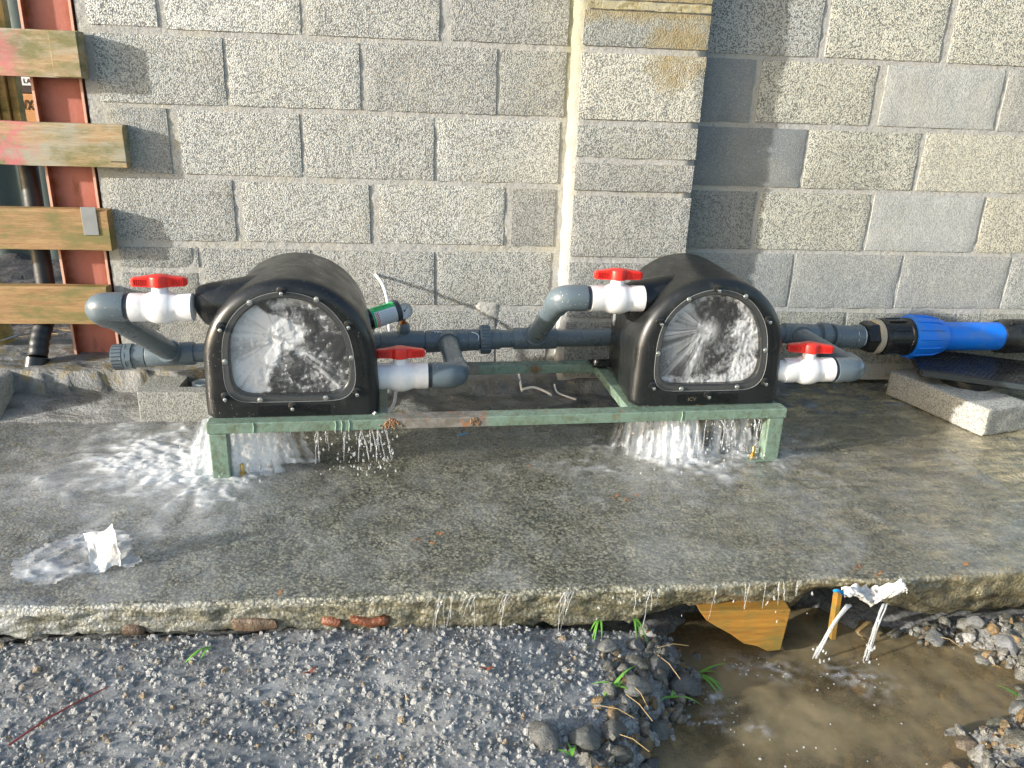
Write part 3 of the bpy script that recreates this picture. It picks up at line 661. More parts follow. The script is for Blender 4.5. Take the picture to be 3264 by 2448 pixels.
# ------------------------------------------------------------------ steel frame
fr = thing('steel_frame', 'pale green painted steel stand with rusty weld patches under both turbines', 'frame', tuple(FA), FR)
def bar(name, a, b, bev=.003): return link(name, G().box(a, b), 'green', fr, False, bev)
ZT = .178; ZB = .147
bar('rail', (-.008, 0, ZB), (1.682, .05, ZT)); bar('rail', (-.008, .45, ZB), (1.682, .50, ZT))
for x in (0.0, .44, 1.19, 1.634): bar('crossbar', (x, .051, ZB+.001), (x+.04, .449, ZT-.001))
for i, (x, b) in enumerate(((0, .002), (1.632, .002), (0, .455), (1.632, .455))):
    bar('leg', (x-.004, b, .006), (x+.044, b+.044, ZB-.001))
    fx = x-.004 if x < 1 else x-.05
    bar('foot_plate', (fx, b-.001, .0005), (fx+.098, b+.048, .0055), .001)
    bx = x+.072 if x < 1 else x-.028
    link('anchor_bolt', G().lathe((bx, b+.024, .006), (0, 0, 1), [(0, .013), (.002, .013)], 16).lathe((bx, b+.024, .008), (0, 0, 1), [(0, .0095), (.010, .0095)], 6).lathe((bx, b+.024, .018), (0, 0, 1), [(0, .0055), (.024, .0055), (.026, .004)], 12), 'brass', fr)
def weld(x, y, z, r, sd):
    g = G()
    for i in range(60):
        a = random.random()*6.28; q = Vector((x+random.gauss(0, r), y, z+random.gauss(0, r*.7)))
        if abs(q.z-z) > .016: continue
        g.lathe(q, (0, -1, 0), [(-.004, .004), (.001, .0035), (.0025, .0015)], 6)
    return g
for x, y in ((.487, 0), (.725, 0)): link('weld', weld(x, 0, .163, .006 if x > .6 else .012, 1), 'weld', fr)
link('weld', weld(.98, .45, .163, .010, 2), 'weld', fr)
dm = simple('paint_drip', (.27, .40, .28), .3)
for x in (.115, .335, .352, .372, 1.345): link('paint_run', G().tube([(x, -.0008, ZT), (x+.002, -.0009, ZT-.012), (x-.001, -.0009, ZB), (x, -.0005, ZB-.004)], .0016, 5), dm, fr)

# ------------------------------------------------------------------ turbines
def resample(pts, n, closed=True):
    P = [Vector((p[0], p[1], 0)) for p in pts]
    if closed: P = P + [P[0]]
    L = [0]
    for a, b in zip(P, P[1:]): L.append(L[-1] + (b-a).length)
    out = []
    for i in range(n):
        d = L[-1]*i/n; k = max(j for j in range(len(L)) if L[j] <= d+1e-9); k = min(k, len(P)-2)
        out.append(P[k].lerp(P[k+1], (d-L[k])/max(1e-9, L[k+1]-L[k])))
    return [(p.x, p.y) for p in out]
def chaikin(pts, it=2):
    for _ in range(it):
        q = []
        for a, b in zip(pts, pts[1:]+pts[:1]): q += [(a[0]*.75+b[0]*.25, a[1]*.75+b[1]*.25), (a[0]*.25+b[0]*.75, a[1]*.25+b[1]*.75)]
        pts = q
    return pts
TW, TH, TD = .466, .388, .335
def outline(inset=0, w_=TW, h=TH, n=120):
    R = w_/2 - inset; c = w_/2; zc = h - w_/2; pts = [(c, inset*0)]
    fl = .007
    pts += [(inset-fl+.004, 0), (inset-fl*.6, .06), (inset, .13)]
    for k in range(25):
        a = math.pi - math.pi*k/24; pts.append((c + R*math.cos(a), zc + R*math.sin(a)))
    pts += [(w_-inset, .13), (w_-inset+fl*.6, .06), (w_-inset+fl-.004, 0)]
    return resample(pts, n)
WOUT = [(.228, .046), (.15, .0465), (.105, .048), (.083, .054), (.067, .068), (.058, .092), (.055, .13), (.057, .205), (.070, .258), (.100, .304), (.145, .338), (.19, .354), (.235, .358), (.295, .345), (.345, .312), (.385, .256), (.401, .197), (.407, .125), (.403, .088), (.389, .064), (.366, .050), (.335, .0465), (.28, .046)]
WOUT = chaikin(WOUT, 2)
def scale_in(pts, d):
    cx, cz = .231, .20; return [(cx + (x-cx)*(1-d/.175), cz + (z-cz)*(1-d/.155)) for x, z in pts]
def align(ref, pts, n=120):
    P = resample(pts, 480); out = []
    # pair by angle about the centre so that loops do not twist
    cx, cz = .231, .17
    ang = [math.atan2(z-cz, x-cx) for x, z in P]
    for x, z in ref:
        a = math.atan2(z-cz, x-cx); k = min(range(len(P)), key=lambda i: abs((ang[i]-a+math.pi) % (2*math.pi)-math.pi)); out.append(P[k])
    return out
def make_turbine():
    t = thing('turbine_housing', 'left black turbine housing, white spray filling only half of its window', 'turbine', tuple(F(-.012, .04, ZT)), FR, 'twin micro hydro turbines on the green stand')
    o0 = outline(0); V3 = lambda l, y: [Vector((x, y, z)) for x, z in l]
    def tap(k, ins=0): return [(x + .030*k, z) for x, z in outline(ins, TW-.060*k, TH+.014*k)]
    loops = [V3(tap(1, .010), TD), V3(tap(1, .003), TD-.004), V3(tap(.96), TD-.014), V3(tap(.5), .18), V3(tap(.12), .075), V3(o0, .034)]
    for k in range(1, 6):
        a = k/5*math.pi/2; loops.append(V3(outline(.032*(1-math.cos(a))), .034 - .034*math.sin(a)))
    rim = outline(.034); win = align(rim, scale_in(WOUT, .014)); win2 = align(rim, scale_in(WOUT, .018))
    mid = [((a[0]+b[0])/2, (a[1]+b[1])/2) for a, b in zip(rim, win)]
    loops += [V3(mid, 0), V3(win, 0), V3(win2, .005)]
    g = G().loft(loops, True, False); link('shell', g, 'housing', t, angle=60)
    g = G().loft([V3(win2, .005), V3(win2, .15)], False, True); link('chamber', g, 'cavity', t)
    # hump for the inlet, blended out of the shoulder
    L = []
    for k in range(13):
        u = k/12; x = -.020 + .21*u; r = .0515 + .030*u; zc = .294 + .006*u; bc = .125 + .02*u
        if k == 0: r = .044
        if k == 1: r = .050; x = -.012
        ln = []
        for j in range(28):
            a = 2*math.pi*j/28; low = .10*max(0, -math.sin(a))*u
            ln.append(Vector((x + .03*max(0, -math.sin(a))*(1-u)*.4, bc + r*1.05*math.cos(a), zc + r*math.sin(a) - low)))
        L.append(ln)
    link('inlet_boss', G().loft(L, True, False), 'housing', t, angle=60)
    L = [V3(resample([(.10, 0), (.034, .0), (.034, .20), (.07, .26), (.39, .26), (.430, .20), (.430, 0), (.2, 0)], 60), y) for y in (TD-.002, TD+.055)]
    link('rear_motor_cover', G().loft(L, True, True), 'black', t)
    g = G().box((-.03, .36, .0005), (.495, .43, .008)); link('foot_flange', g, 'black', t, False, .002)
    link('foot_bolt', G().lathe((-.012, .39, .008), (0, 0, 1), [(0, .010), (.003, .010), (.003, .007), (.010, .006)], 14), 'steel_bright', t)
    # clear cover: thin sheet with a bright cut edge
    a0 = resample(WOUT, 120); L = [V3(a0, -.0008), V3(a0, -.005)]
    g = G().loft(L); g.add(V3(a0, -.005), [tuple(range(120))]); link('window_pane', g, 'plexi', t)
    e = G().tube([Vector((x, -.0052, z)) for x, z in a0] + [Vector((a0[0][0], -.0052, a0[0][1]))], .0009, 5, False)
    link('pane_edge', e, simple('bright_pane_edge', (.22, .23, .23), .25), t)
    gl = [V3(scale_in(WOUT, .001), -.0006), V3(scale_in(WOUT, .0135), -.0006)]
    link('gasket', G().loft(gl), simple('grey_gasket', (.045, .048, .048), .4), t)
    scr = [(.222, .356, 1), (.310, .336, 0), (.392, .262, 1), (.396, .172, 0), (.409, .068, 1), (.322, .056, 0), (.232, .030, 1), (.145, .054, 0), (.056, .062, 1), (.062, .166, 0), (.060, .258, 1), (.138, .328, 0)]
    for x, z, cl in scr:
        if cl:
            link('clamp', G().lathe((x, -.001, z+.004), (0, -1, 0), [(0, .0125), (.004, .0125), (.005, .011)], 16).lathe((x, -.006, z), (0, -1, 0), [(0, .0055), (.011, .0055)], 10), 'black', t)
            link('screw', G().lathe((x, -.017, z-.001), (0, -1, 0), [(0, .0052), (.003, .0050), (.004, .003)], 12), 'steel_bright', t)
        else:
            link('screw', G().lathe((x, -.005, z), (0, -1, 0), [(0, .0078), (.0012, .0078), (.0015, .0058), (.0045, .0052), (.0055, .0025)], 14), 'steel_bright', t)
    link('name_plate', G().box((.135, -.0014, .004), (.330, .001, .034)), simple('dark_name_plate', (.006, .007, .007), .25), t, False, .0008)
    link('side_label', G().box((.0318, TD+.012, .150), (.0332, TD+.040, .205)), 'grey_metal', t, False)
    return t
t1 = make_turbine()
t2 = copy_tree(t1); t2.location = F(1.203, .042, ZT+.004)
M['worn'] = simple('worn_tan_letter', (.13, .11, .07), .5)
text('lettering', 'ICV', .017, 'worn', t2, Matrix.Translation((.185, -.0017, .018)) @ RX, .0002)
t2['label'] = 'right black turbine housing, swirling white water across its whole window'
for ch in t2.children:
    if ch.name.startswith('side_label'): ch.location.x -= 0

def spray(t, kind, label):
    W2 = scale_in(WOUT, .017); nx, nz = 190, 160; x0, x1, z0, z1 = .065, .40, .052, .345
    poly = W2
    def inside(x, z):
        c = False
        for (a, b), (p, q) in zip(poly, poly[1:]+poly[:1]):
            if (b > z) != (q > z) and x < (p-a)*(z-b)/(q-b)+a: c = not c
        return c
    vs = []; at = []
    for j in range(nz+1):
        for i in range(nx+1):
            x = x0+(x1-x0)*i/nx; z = z0+(z1-z0)*j/nz
            ox, oz = (.205, .225) if kind == 1 else (.215, .232)
            dx, dz = x-ox, z-oz; r = math.hypot(dx, dz)+1e-4; th = math.atan2(dz, dx)
            wq = .012*fbm(x*30, z*30, 5)
            streak = .5+.6*noise.noise(Vector((th*11, r*5, kind))) + .35*noise.noise(Vector((th*24, r*9, 3+kind))) + .10*noise.noise(Vector((th*70, r*14, 6)))
            turb = .5+1.3*fbm(x*26+wq*40, z*26, 2+kind, 6); fine = .5+1.2*fbm(x*95, z*70, 4+kind, 4)
            if kind == 1:
                # bright fan left of a ragged border running down from the centre
                bx = .205 - .075*sstep(.20, .06, z)*.35 + .012*fbm(z*40, 2) + (.06*sstep(.2, .235, z)*(1-sstep(.235, .33, z))) - .085*sstep(.25, .33, z)
                bx += -.02*sstep(.19, .08, z)
                fan = 1-sstep(bx-.010, bx+.022, x+wq*1.5)
                d = fan*(.62+.40*streak)*(1-.35*sstep(.0, .1, r)*(1-sstep(.0, .5, abs(th+2.9))))
                tip = math.exp(-((x-.235)**2+(z-.215)**2)/.0022); d = max(d, tip*(.35+.9*turb))
                lf = sstep(.20, .24, x)*math.exp(-abs((z-.215)+(x-.24)*1.15)/.035); d = max(d, .75*lf*streak)
                d = max(d, .42*turb*sstep(.20, .30, z)*(1-sstep(.24, .36, x))*1.3)
                d = max(d, .30*max(0, turb-.25)+.0)
                d += .25*sstep(.7, 1.1, fine)*(.4+turb)
                d = max(d, .55*turb*math.exp(-((z-.085)/.02)**2)*sstep(.30, .34, x))
                d += .3*math.exp(-((x-.285)**2+(z-.085)**2)/.0009)*fine; d += .12
            else:
                left = sstep(1.9, 2.5, abs(th))*(th < 0 or abs(th) > 2.3)
                fanw = sstep(-1.2, -1.9, th) if th < 0 else 1-sstep(2.2, 1.7, th) if th < 2.2 else 1
                fanw = max(0, min(1, fanw if th < 0 else sstep(1.9, 2.4, th)))
                d = fanw*(.25+.72*streak)*(1-.35*sstep(.10, .17, r))
                d = max(d, (.55+.5*turb)*sstep(.19, .10, x - (z-.25)*.6)*sstep(.20, .28, z))
                d = max(d, .8*math.exp(-(dx**2+(dz+.01)**2)/.0020))
                turb = .5+1.0*fbm((x+.25*z)*17+wq*60, z*15+wq*40, 12, 7)*.75 + .35*(fine-.5); right = sstep(.275, .325, x+wq*1.5+ .02*fbm(z*20, 7)); d = max(d, right*(.38+.8*turb))
                d = max(d, (.2+1.0*turb)*sstep(.29, .335, z)*.95)
                d = max(d, (.35+.8*turb)*(1-sstep(.075, .105, z)))
                d = max(d, .50*turb)
            edge = 1
            at.append(.04 + .90*sstep(.14, 1.05, d))
            vs.append((x, .020 + .003*turb, z))
    fs = []
    for j in range(nz):
        for i in range(nx):
            if inside(x0+(x1-x0)*(i+.5)/nx, z0+(z1-z0)*(j+.5)/nz): fs.append((j*(nx+1)+i, j*(nx+1)+i+1, (j+1)*(nx+1)+i+1, (j+1)*(nx+1)+i))
    g = G().add(vs, fs); me = bpy.data.meshes.new('water_spray')
    me.from_pydata([tuple(v) for v in g.v], [], g.f); a = me.attributes.new('foam', 'FLOAT', 'POINT'); a.data.foreach_set('value', at)
    me.polygons.foreach_set('use_smooth', [True]*len(me.polygons)); me.materials.append(M['spray'])
    o = bpy.data.objects.new('water_spray', me); COL.objects.link(o); o.location = t.location; o.rotation_euler = t.rotation_euler
    return tag(o, label, 'water', 'jets spraying inside the turbine windows')
spray(t1, 1, 'fan of white spray filling the left half of the left turbine window')
spray(t2, 2, 'swirling white water round the whole of the right turbine window')

# ------------------------------------------------------------------ ball valves
def make_valve():
    v = thing('ball_valve', '', 'valve', (0, 0, 0), FR, 'white ball valves with red handles')
    R = .0385
    prof = [(-.080, R-.003), (-.080, R), (-.046, R), (-.040, R-.0015), (-.024, .042), (-.010, .0455), (.010, .0455), (.024, .042), (.040, R-.0015), (.046, R), (.080, R), (.080, R-.003)]
    link('body', G().lathe((0, 0, 0), (1, 0, 0), prof, 40), 'white', v)
    link('stem', G().lathe((0, 0, .030), (0, 0, 1), [(0, .026), (.012, .021), (.028, .0205), (.030, .019)], 24), 'white', v)
    g = G().lathe((0, 0, .0575), (0, 0, 1), [(0, .0235), (.001, .0265), (.026, .0255), (.030, .0225), (.032, .012)], 28)
    for sg in (-1, 1):
        L = []
        for k in range(9):
            u = k/8; x = sg*(.015 + .057*u); hw = .0135 - .004*u; z0 = .0575 + .001*u; z1 = .0885 - .010*u + .003*u*u
            if k == 8: z0 += .004; z1 -= .003; hw *= .6
            L.append([Vector((x, -hw, z0)), Vector((x, hw, z0)), Vector((x, hw, z1)), Vector((x, -hw, z1))])
        g.loft(L, True, True)
    link('handle', g, 'red', v, bevel=.0015)
    rm = simple('red_rib', (.55, .02, .015), .4)
    for sg in (-1, 1):
        g = G()
        for k in range(6):
            x = sg*(.034 + .0055*k); g.box((x-.0012, -.0138, .063), (x+.0012, -.0085, .0785))
        tag(link('grip_ribs', g, rm, v, False), kind='stuff')
    return v
v1 = make_valve(); v1.location = F(-.117, .125, .472); v1['label'] = 'white ball valve with red handle at the left turbine\'s upper inlet'
specs = [((.518, .125, .262), 'white ball valve with red handle low between the two turbines'),
         ((1.152, .125, .492), 'white ball valve with red handle at the right turbine\'s upper inlet'),
         ((1.772, .085, .272), 'white ball valve with red handle low on the right turbine\'s far right side')]
vv = [v1]
for q, lb in specs:
    c = copy_tree(v1); c.location = F(*q); c['label'] = lb; vv.append(c)
link('spigot', G().lathe((-.118, 0, 0), (1, 0, 0), [(0, .033), (.040, .033)], 32), 'white', vv[3])
for v, a in zip(vv, (2, 1, -4, -10)):
    for ch in v.children:
        if ch.name.startswith(('handle', 'grip')): ch.rotation_euler = (0, 0, math.radians(a))

# ------------------------------------------------------------------ pipework
pm = thing('pipe_manifold', 'slate grey PVC pipework running behind both turbines with elbows, tees and unions', 'pipework', tuple(F(.8, .55, 0)), 0)
def P_(name, pts, rad, mat='pvc', n=28, cap=True): return link(name, G().tube(pts, rad, n, cap), mat, pm, world=True, angle=50)
def cyl(name, a, b, prof, mat='pvc', n=32, hexa=0):
    a = Vector(a); b = Vector(b); L = (b-a).length
    return link(name, G().lathe(a, b-a, [(t*L, r) for t, r in prof], n, True, hexa), mat, pm, world=True, angle=35)
def axis(s):                       # main run, measured
    z = np.interp(s, [-.40, -.148, .45, .62, .80, .92, 1.07, 1.3, 1.968, 2.13], [.197, .207, .236, .238, .242, .245, .245, .245, .254, .243])
    return F(s, .55, float(z))
PR_ = .0315
P_('pipe', [axis(s) for s in (-.33, -.1, .2, .5, .7, .9, 1.2, 1.5, 1.8, 2.06)], PR_)
def sleeve(name, s0, s1, r=.038, prof=None, mat='pvc', n=32, hexa=0):
    return cyl(name, axis(s0), axis(s1), prof or [(0, r-.006), (0, r-.0015), (.03, r), (.97, r), (1, r-.0015), (1, r-.006)], mat, n, hexa)
sleeve('end_cap', -.402, -.368, .041); sleeve('cap_rim', -.366, -.357, .0425, n=40)
sleeve('cap_nut', -.357, -.340, .0445, n=8); sleeve('socket', -.340, -.300, .038); sleeve('tee', -.298, -.148, .0385)
g = G()
for k in range(20):
    a = k/20*2*math.pi; d = (axis(-.368)-axis(-.402)).normalized(); u = Vector((0, 0, 1)); b_ = d.cross(u)
    p = axis(-.399) + (u*math.sin(a)+b_*math.cos(a))*.0405; g.tube([p, p + d*.028], .0022, 5)
link('cap_ribs', g, 'pvc_dark', pm, world=True)
sleeve('coupling', .40, .462, .0362, mat='pvc'); sleeve('socket', .463, .608, .0385); sleeve('tee', .612, .757, .0385)
sleeve('reducer', .757, .798, .0372); sleeve('union_nut', .800, .838, .0485, [(0, .036), (0, .046), (.1, .0485), (.9, .0485), (1, .046), (1, .036)], n=36)
sleeve('union_tail', .838, .870, .036)
g = G()
for k in range(24):
    a = k/24*2*math.pi; d = (axis(.838)-axis(.800)).normalized(); u = Vector((0, 0, 1)); b_ = d.cross(u)
    p = axis(.804) + (u*math.sin(a)+b_*math.cos(a))*.0485; g.tube([p, p + d*.030], .0024, 5)
link('union_ribs', g, 'pvc', pm, world=True)
sleeve('tee', .918, 1.071, .0385)
sleeve('tee', 1.93, 2.062, .0385); sleeve('union_nut', 2.075, 2.108, .047, n=36); sleeve('union_tail', 2.062, 2.128, .034)
sleeve('socket', 2.128, 2.146, .043)
# threaded adaptor to the black fitting
def bz(a, b, c, n=9):
    a, b, c = Vector(a), Vector(b), Vector(c); return [(1-t)**2*a + 2*t*(1-t)*b + t*t*c for t in [i/n for i in range(n+1)]]
def branch(sv, bv, zv, sgn, st, label=None):
    """from valve end at (sv,bv,zv) outward (sgn), elbow, then back to the main run at st"""
    e0 = F(sv, bv, zv); e1 = F(sv + sgn*.012, bv, zv); corner = F(sv + sgn*.088, bv, zv); tgt = axis(st)
    cyl('bush', e0, e1, [(0, .0345), (1, .0345)], 'pvc_dark')
    dirn = (tgt-corner).normalized()
    a = F(sv + sgn*.052, bv, zv); c = corner + dirn*.040
    P_('elbow', [e1, F(sv + sgn*.022, bv, zv)] + bz(a, corner, c) + [corner + dirn*.070], [.0385, .0395] + [.0385]*10 + [.0385], n=32)
    P_('pipe', [corner + dirn*.06, tgt], .0320)
    cyl('tee_collar', tgt - dirn*.052, tgt - dirn*.02, [(0, .034), (0, .0385), (1, .0395)])
branch(-.197, .125, .474, -1, -.215); branch(.598, .125, .262, 1, .690); branch(1.072, .125, .494, -1, .993); branch(1.852, .085, .270, 1, 1.985)
link('swarf', G().box((0, 0, 0), (.001, .001, .001)).xf(Matrix.Translation(axis(.66) + Vector((-.02, -.01, .04)))), 'ptfe', pm, world=True)
g = G()
for i in range(7):
    p = axis(.648) + Vector((random.uniform(-.012, .012), -.012, .0372)); g.tube([p, p+Vector((random.uniform(-.01, .01), -.006, random.uniform(-.002, .003)))], .0014, 4)
p = axis(.785)
g.tube([p+Vector((-.014, -.022, .034)), p+Vector((.002, -.027, .031)), p+Vector((.010, -.034, .024)), p+Vector((.008, -.040, .012))], .0016, 5)
link('tape_scrap', g, 'ptfe', pm, world=True)
# gauge riser
gp = axis(.538)
cyl('gauge_socket', gp + Vector((0, -.004, .03)), gp + Vector((0, -.004, .067)), [(0, .020), (.3, .021), (.35, .0225), (.8, .0225), (1, .020)])

# ------------------------------------------------------------------ pressure gauge and grease tin
ga = thing('pressure_gauge', 'small round pressure gauge with a white dial standing on the grey pipe', 'gauge', tuple(gp + Vector((0, -.004, .066))), math.radians(14))
link('stem', G().lathe((0, 0, 0), (0, 0, 1), [(0, .013), (.006, .013), (.008, .008), (.02, .008)], 12), 'bronze', ga)
gc = Vector((.002, -.005, .047)); nrm = Vector((0, -1, .12)).normalized()
link('case', G().lathe(gc + nrm*-.02, nrm, [(0, .022), (.002, .0265), (.030, .0275), (.030, .0245), (.0232, .0240)], 36), 'tin', ga)
link('dial', G().lathe(gc + nrm*.004, nrm, [(0, .0245), (.0005, .0245)], 32), 'dial', ga)
bas = Matrix.Translation(gc + nrm*.0052) @ Matrix.Rotation(math.atan2(.12, 1)*-1 + math.pi/2, 4, 'X')
g = G().box((-.0007, -.004, .0002), (.0007, .018, .0008)); g.xf(Matrix.Rotation(math.radians(-38), 4, 'Z')); g.lathe((0, 0, 0), (0, 0, 1), [(0, .003), (.001, .003)], 12)
g.xf(bas); link('needle', g, 'ink', ga, False)
g = G()
for k in range(11):
    a = math.radians(225-27*k); p = Vector((math.cos(a)*.0205, math.sin(a)*.0205, 0)); q = p*.86; g.tube([p, q], .0006, 4)
g.xf(bas @ Matrix.Translation((0, 0, .0003))); link('scale_marks', g, 'ink', ga, False)
tin = thing('grease_tin', 'small grease tin with a green and white label and red checks lying behind the gauge', 'tin', tuple(F(.470, .485, .350)), 0)
ax = (F(.513, .50, .356) - F(.433, .47, .338)).normalized()
Z0 = Vector((0, 0, 1)); side = ax.cross(Z0).normalized(); upv = side.cross(ax)
BT = Matrix((( ax.x, side.x, upv.x, 0), (ax.y, side.y, upv.y, 0), (ax.z, side.z, upv.z, 0), (0, 0, 0, 1)))
def tl(name, g, mat, sm=True): return link(name, g.xf(BT), mat, tin, sm)
tl('can_body', G().lathe((-.046, 0, 0), (1, 0, 0), [(0, .034), (.090, .034)], 40), 'can_label')
tl('end_cap', G().lathe((-.064, 0, 0), (1, 0, 0), [(0, .022), (.004, .028), (.016, .031), (.016, .036), (.020, .0365), (.021, .034)], 36), 'black')
tl('lid', G().lathe((.040, 0, 0), (1, 0, 0), [(0, .036), (.001, .0375), (.016, .0365), (.018, .033)], 36), 'pvc_dark')
def arcstrip(x0, x1, a0, a1, r, n=14):
    return G().grid(lambda u, v: (x0+(x1-x0)*u, r*math.cos(math.radians(a0+(a1-a0)*v)), r*math.sin(math.radians(a0+(a1-a0)*v))), 1, n)
# angles: side axis points away from the camera or toward it; front of the tin is where side.y < 0
sg = 1 if side.y < 0 else -1
def ang(a): return a if sg > 0 else 180-a       # a: 0 = front, 90 = top
tl('green_band', arcstrip(-.0425, .040, ang(48), ang(110), .0343), 'can_green')
tl('green_band', arcstrip(-.0425, -.036, ang(-80), ang(48), .0343), 'can_green')
g = G()
for k in range(14):
    for j in range(3):
        if (k+j) % 2 == 0:
            a = 42-k*7; p = arcstrip(-.034+j*.0045, -.0298+j*.0045, ang(a), ang(a-6.6), .0345, 2); g.add(p.v, p.f)
tl('red_checks', g, 'label_red')
g = G()
for k in range(12):
    a = 36-k*7.5; p = arcstrip(-.016, .030+.008*math.sin(k*3), ang(a), ang(a-1.3), .0345, 2); g.add(p.v, p.f)
tl('small_print', g, 'grey_ink')
# GREASE lettering wraps the green band, upside down as in the photo
def wrap_text(body, size, mat):
    cu = bpy.data.curves.new('lettering', 'FONT'); cu.body = body; cu.size = size; cu.align_x = 'CENTER'; cu.align_y = 'CENTER'; cu.resolution_u = 3
    ob = bpy.data.objects.new('tmp', cu); COL.objects.link(ob); dg = bpy.context.evaluated_depsgraph_get()
    me = bpy.data.meshes.new_from_object(ob.evaluated_get(dg)); bpy.data.objects.remove(ob)
    for v in me.vertices:
        x, y = -v.co.x, -v.co.y; a = math.radians(ang(74 + math.degrees(y/.0346)))
        v.co = BT @ Vector((x, .0347*math.cos(a), .0347*math.sin(a)))
    me.name = 'lettering'; me.materials.clear(); me.materials.append(M[mat]); o = bpy.data.objects.new('lettering', me); COL.objects.link(o); o.parent = tin
wrap_text('GREASE', .017, 'ink')

# ------------------------------------------------------------------ blue supply pipe
bp = thing('supply_pipe', 'thick bright blue water pipe with black compression fitting feeding the grey pipework', 'pipe', tuple(F(2.5, .55, 0)), 0)
bd = (F(2.95, .55, .230) - F(2.15, .55, .238)).normalized(); b0 = F(2.15, .55, .2385)
def bl(name, t0, prof, mat, n=40, hexa=0): return link(name, G().lathe(b0 + bd*t0, bd, prof, n, True, hexa), mat, bp, world=True, angle=35)
bl('adaptor', -.005, [(0, .036), (0, .0415), (.004, .0425), (.070, .0425), (.072, .0455), (.098, .0455)], 'pvc', 40)
bl('thread_tape', .093, [(0, .040), (.012, .041)], 'ptfe')
bl('hex_nut', .100, [(0, .045), (.004, .056), (.022, .062), (.045, .062), (.048, .055)], 'black', 6)
bl('seal_ring', .147, [(0, .061), (.002, .0655), (.018, .0655), (.020, .061)], 'tan')
bl('fitting_body', .166, [(0, .060), (.004, .069), (.020, .071), (.024, .066), (.060, .065), (.105, .067), (.108, .071), (.122, .072), (.124, .064)], 'black')
g = G()
for k in range(10):
    a = k/10*6.283; u = Vector((0, 0, 1)); s_ = bd.cross(u).normalized(); u2 = s_.cross(bd); d = s_*math.cos(a)+u2*math.sin(a)
    c = b0 + bd*.192 + d*.065; q = [c - u2*0, c + bd*.07, c + bd*.07 + d*.006, c + d*.006]
    n_ = bd.cross(d)*.003; g.add([p-n_ for p in q]+[p+n_ for p in q], [(0, 1, 2, 3), (7, 6, 5, 4), (0, 4, 5, 1), (1, 5, 6, 2), (2, 6, 7, 3), (3, 7, 4, 0)])
link('body_ribs', g, 'black', bp, False, world=True)
bl('blue_nut', .286, [(0, .072), (0, .079), (.004, .081), (.085, .0775), (.125, .066), (.140, .064), (.142, .056)], 'blue', 40)
g = G()
for k in range(14):
    a = (k+.3)/14*6.283; u = Vector((0, 0, 1)); s_ = bd.cross(u).normalized(); u2 = s_.cross(bd); d = s_*math.cos(a)+u2*math.sin(a)
    pts = [b0 + bd*t + d*r for t, r in ((.290, .0812), (.370, .079), (.405, .0705))]; g.tube(pts, [.0035, .0035, .001], 6)
link('nut_ribs', g, 'blue', bp, world=True)
bl('blue_pipe', .42, [(0, .055), (.27, .055), (.6, .055)], 'blue', 48)
cp = thing('pipe_coupler', 'large black coupler with a small white label on the blue pipe at the right edge', 'coupler', tuple(F(2.95, .55, 0)), 0)
link('sleeve', G().lathe(b0 + bd*.672, bd, [(0, .057), (.001, .062), (.02, .067), (.20, .067), (.22, .07), (.40, .067)], 44), 'black', cp, world=True)
link('terminal', G().lathe(b0 + bd*.705 + Vector((0, -.025, .05)), (0, -.5, 1), [(0, .012), (.022, .010)], 14), 'black', cp, world=True)
g = G().grid(lambda u, v: b0 + bd*(.745+.045*u) + Vector((0, -.0676*math.cos(math.radians(15+14*v)), .0676*math.sin(math.radians(15+14*v)))), 1, 4)
link('label', g, 'can_label', cp, world=True)
fl = thing('pipe_flange', 'grey green round flange behind the black coupler at the right edge', 'flange', (2.42, -.05, .1))
link('disc', G().lathe((2.42, -.09, .235), (1, .1, 0), [(0, .125), (.015, .125)], 36), simple('dull_teal_flange', (.16, .22, .21), .5), fl, world=True)

# ------------------------------------------------------------------ cables and small litter
def smooth(pts, n=8):
    P = [Vector(p) for p in pts]; out = []
    for i in range(len(P)-1):
        a, b, c, d = P[max(i-1, 0)], P[i], P[i+1], P[min(i+2, len(P)-1)]
        for k in range(n):
            t = k/n; out.append(.5*((2*b)+(c-a)*t+(2*a-5*b+4*c-d)*t*t+(3*b-a-3*c+d)*t**3))
    return out + [P[-1]]
cb = link('white_cable', G().tube(smooth([(-.185, .01, .425), (-.172, -.025, .422), (-.150, -.07, .400), (-.136, -.115, .365), (-.128, -.145, .325), (-.128, -.155, .27), (-.122, -.16, .20), (-.105, -.21, .12), (-.105, -.34, .075), (-.12, -.52, .10), (-.135, -.66, .15), (-.15, -.72, .182)]), .0055, 10), 'cable')
tag(cb, 'stiff white cable arching out of the wall and down behind the grey pipe', 'cable')
tag(link('cable_offcut', G().tube(smooth([(.343, -.06, .075), (.347, -.14, .035), (.352, -.15, .04), (.39, -.15, .047), (.43, -.175, .04), (.448, -.20, .035)]), .0045, 8), 'cable'), 'longer bent white cable offcut on the damp mortar between the turbines', 'cable', 'cable offcuts')
tag(link('cable_offcut', G().tube(smooth([(.468, -.14, .055), (.474, -.165, .035), (.50, -.195, .03), (.535, -.225, .028)]), .0035, 8), 'cable'), 'shorter white cable offcut just left of the right turbine', 'cable', 'cable offcuts')
for i, (x, y, z, l, a, mt, lb) in enumerate(((.52, -.12, .055, .03, -.6, 'straw', 'tiny yellow stalk beside the shorter cable offcut'), (.10, -.5, .012, .03, .3, 'bluebit', 'tiny blue plastic shred behind the front rail'), (-.905, -.30, .08, .05, -.8, 'straw', 'orange pine needle on the smeared mortar at left'))):
    o = tag(link('plant_stalk' if mt == 'straw' else 'plastic_shred', G().tube([(x, y, z), (x+l*math.cos(a), y+l*math.sin(a), z+.004)], .0016, 5), mt), lb, 'litter')

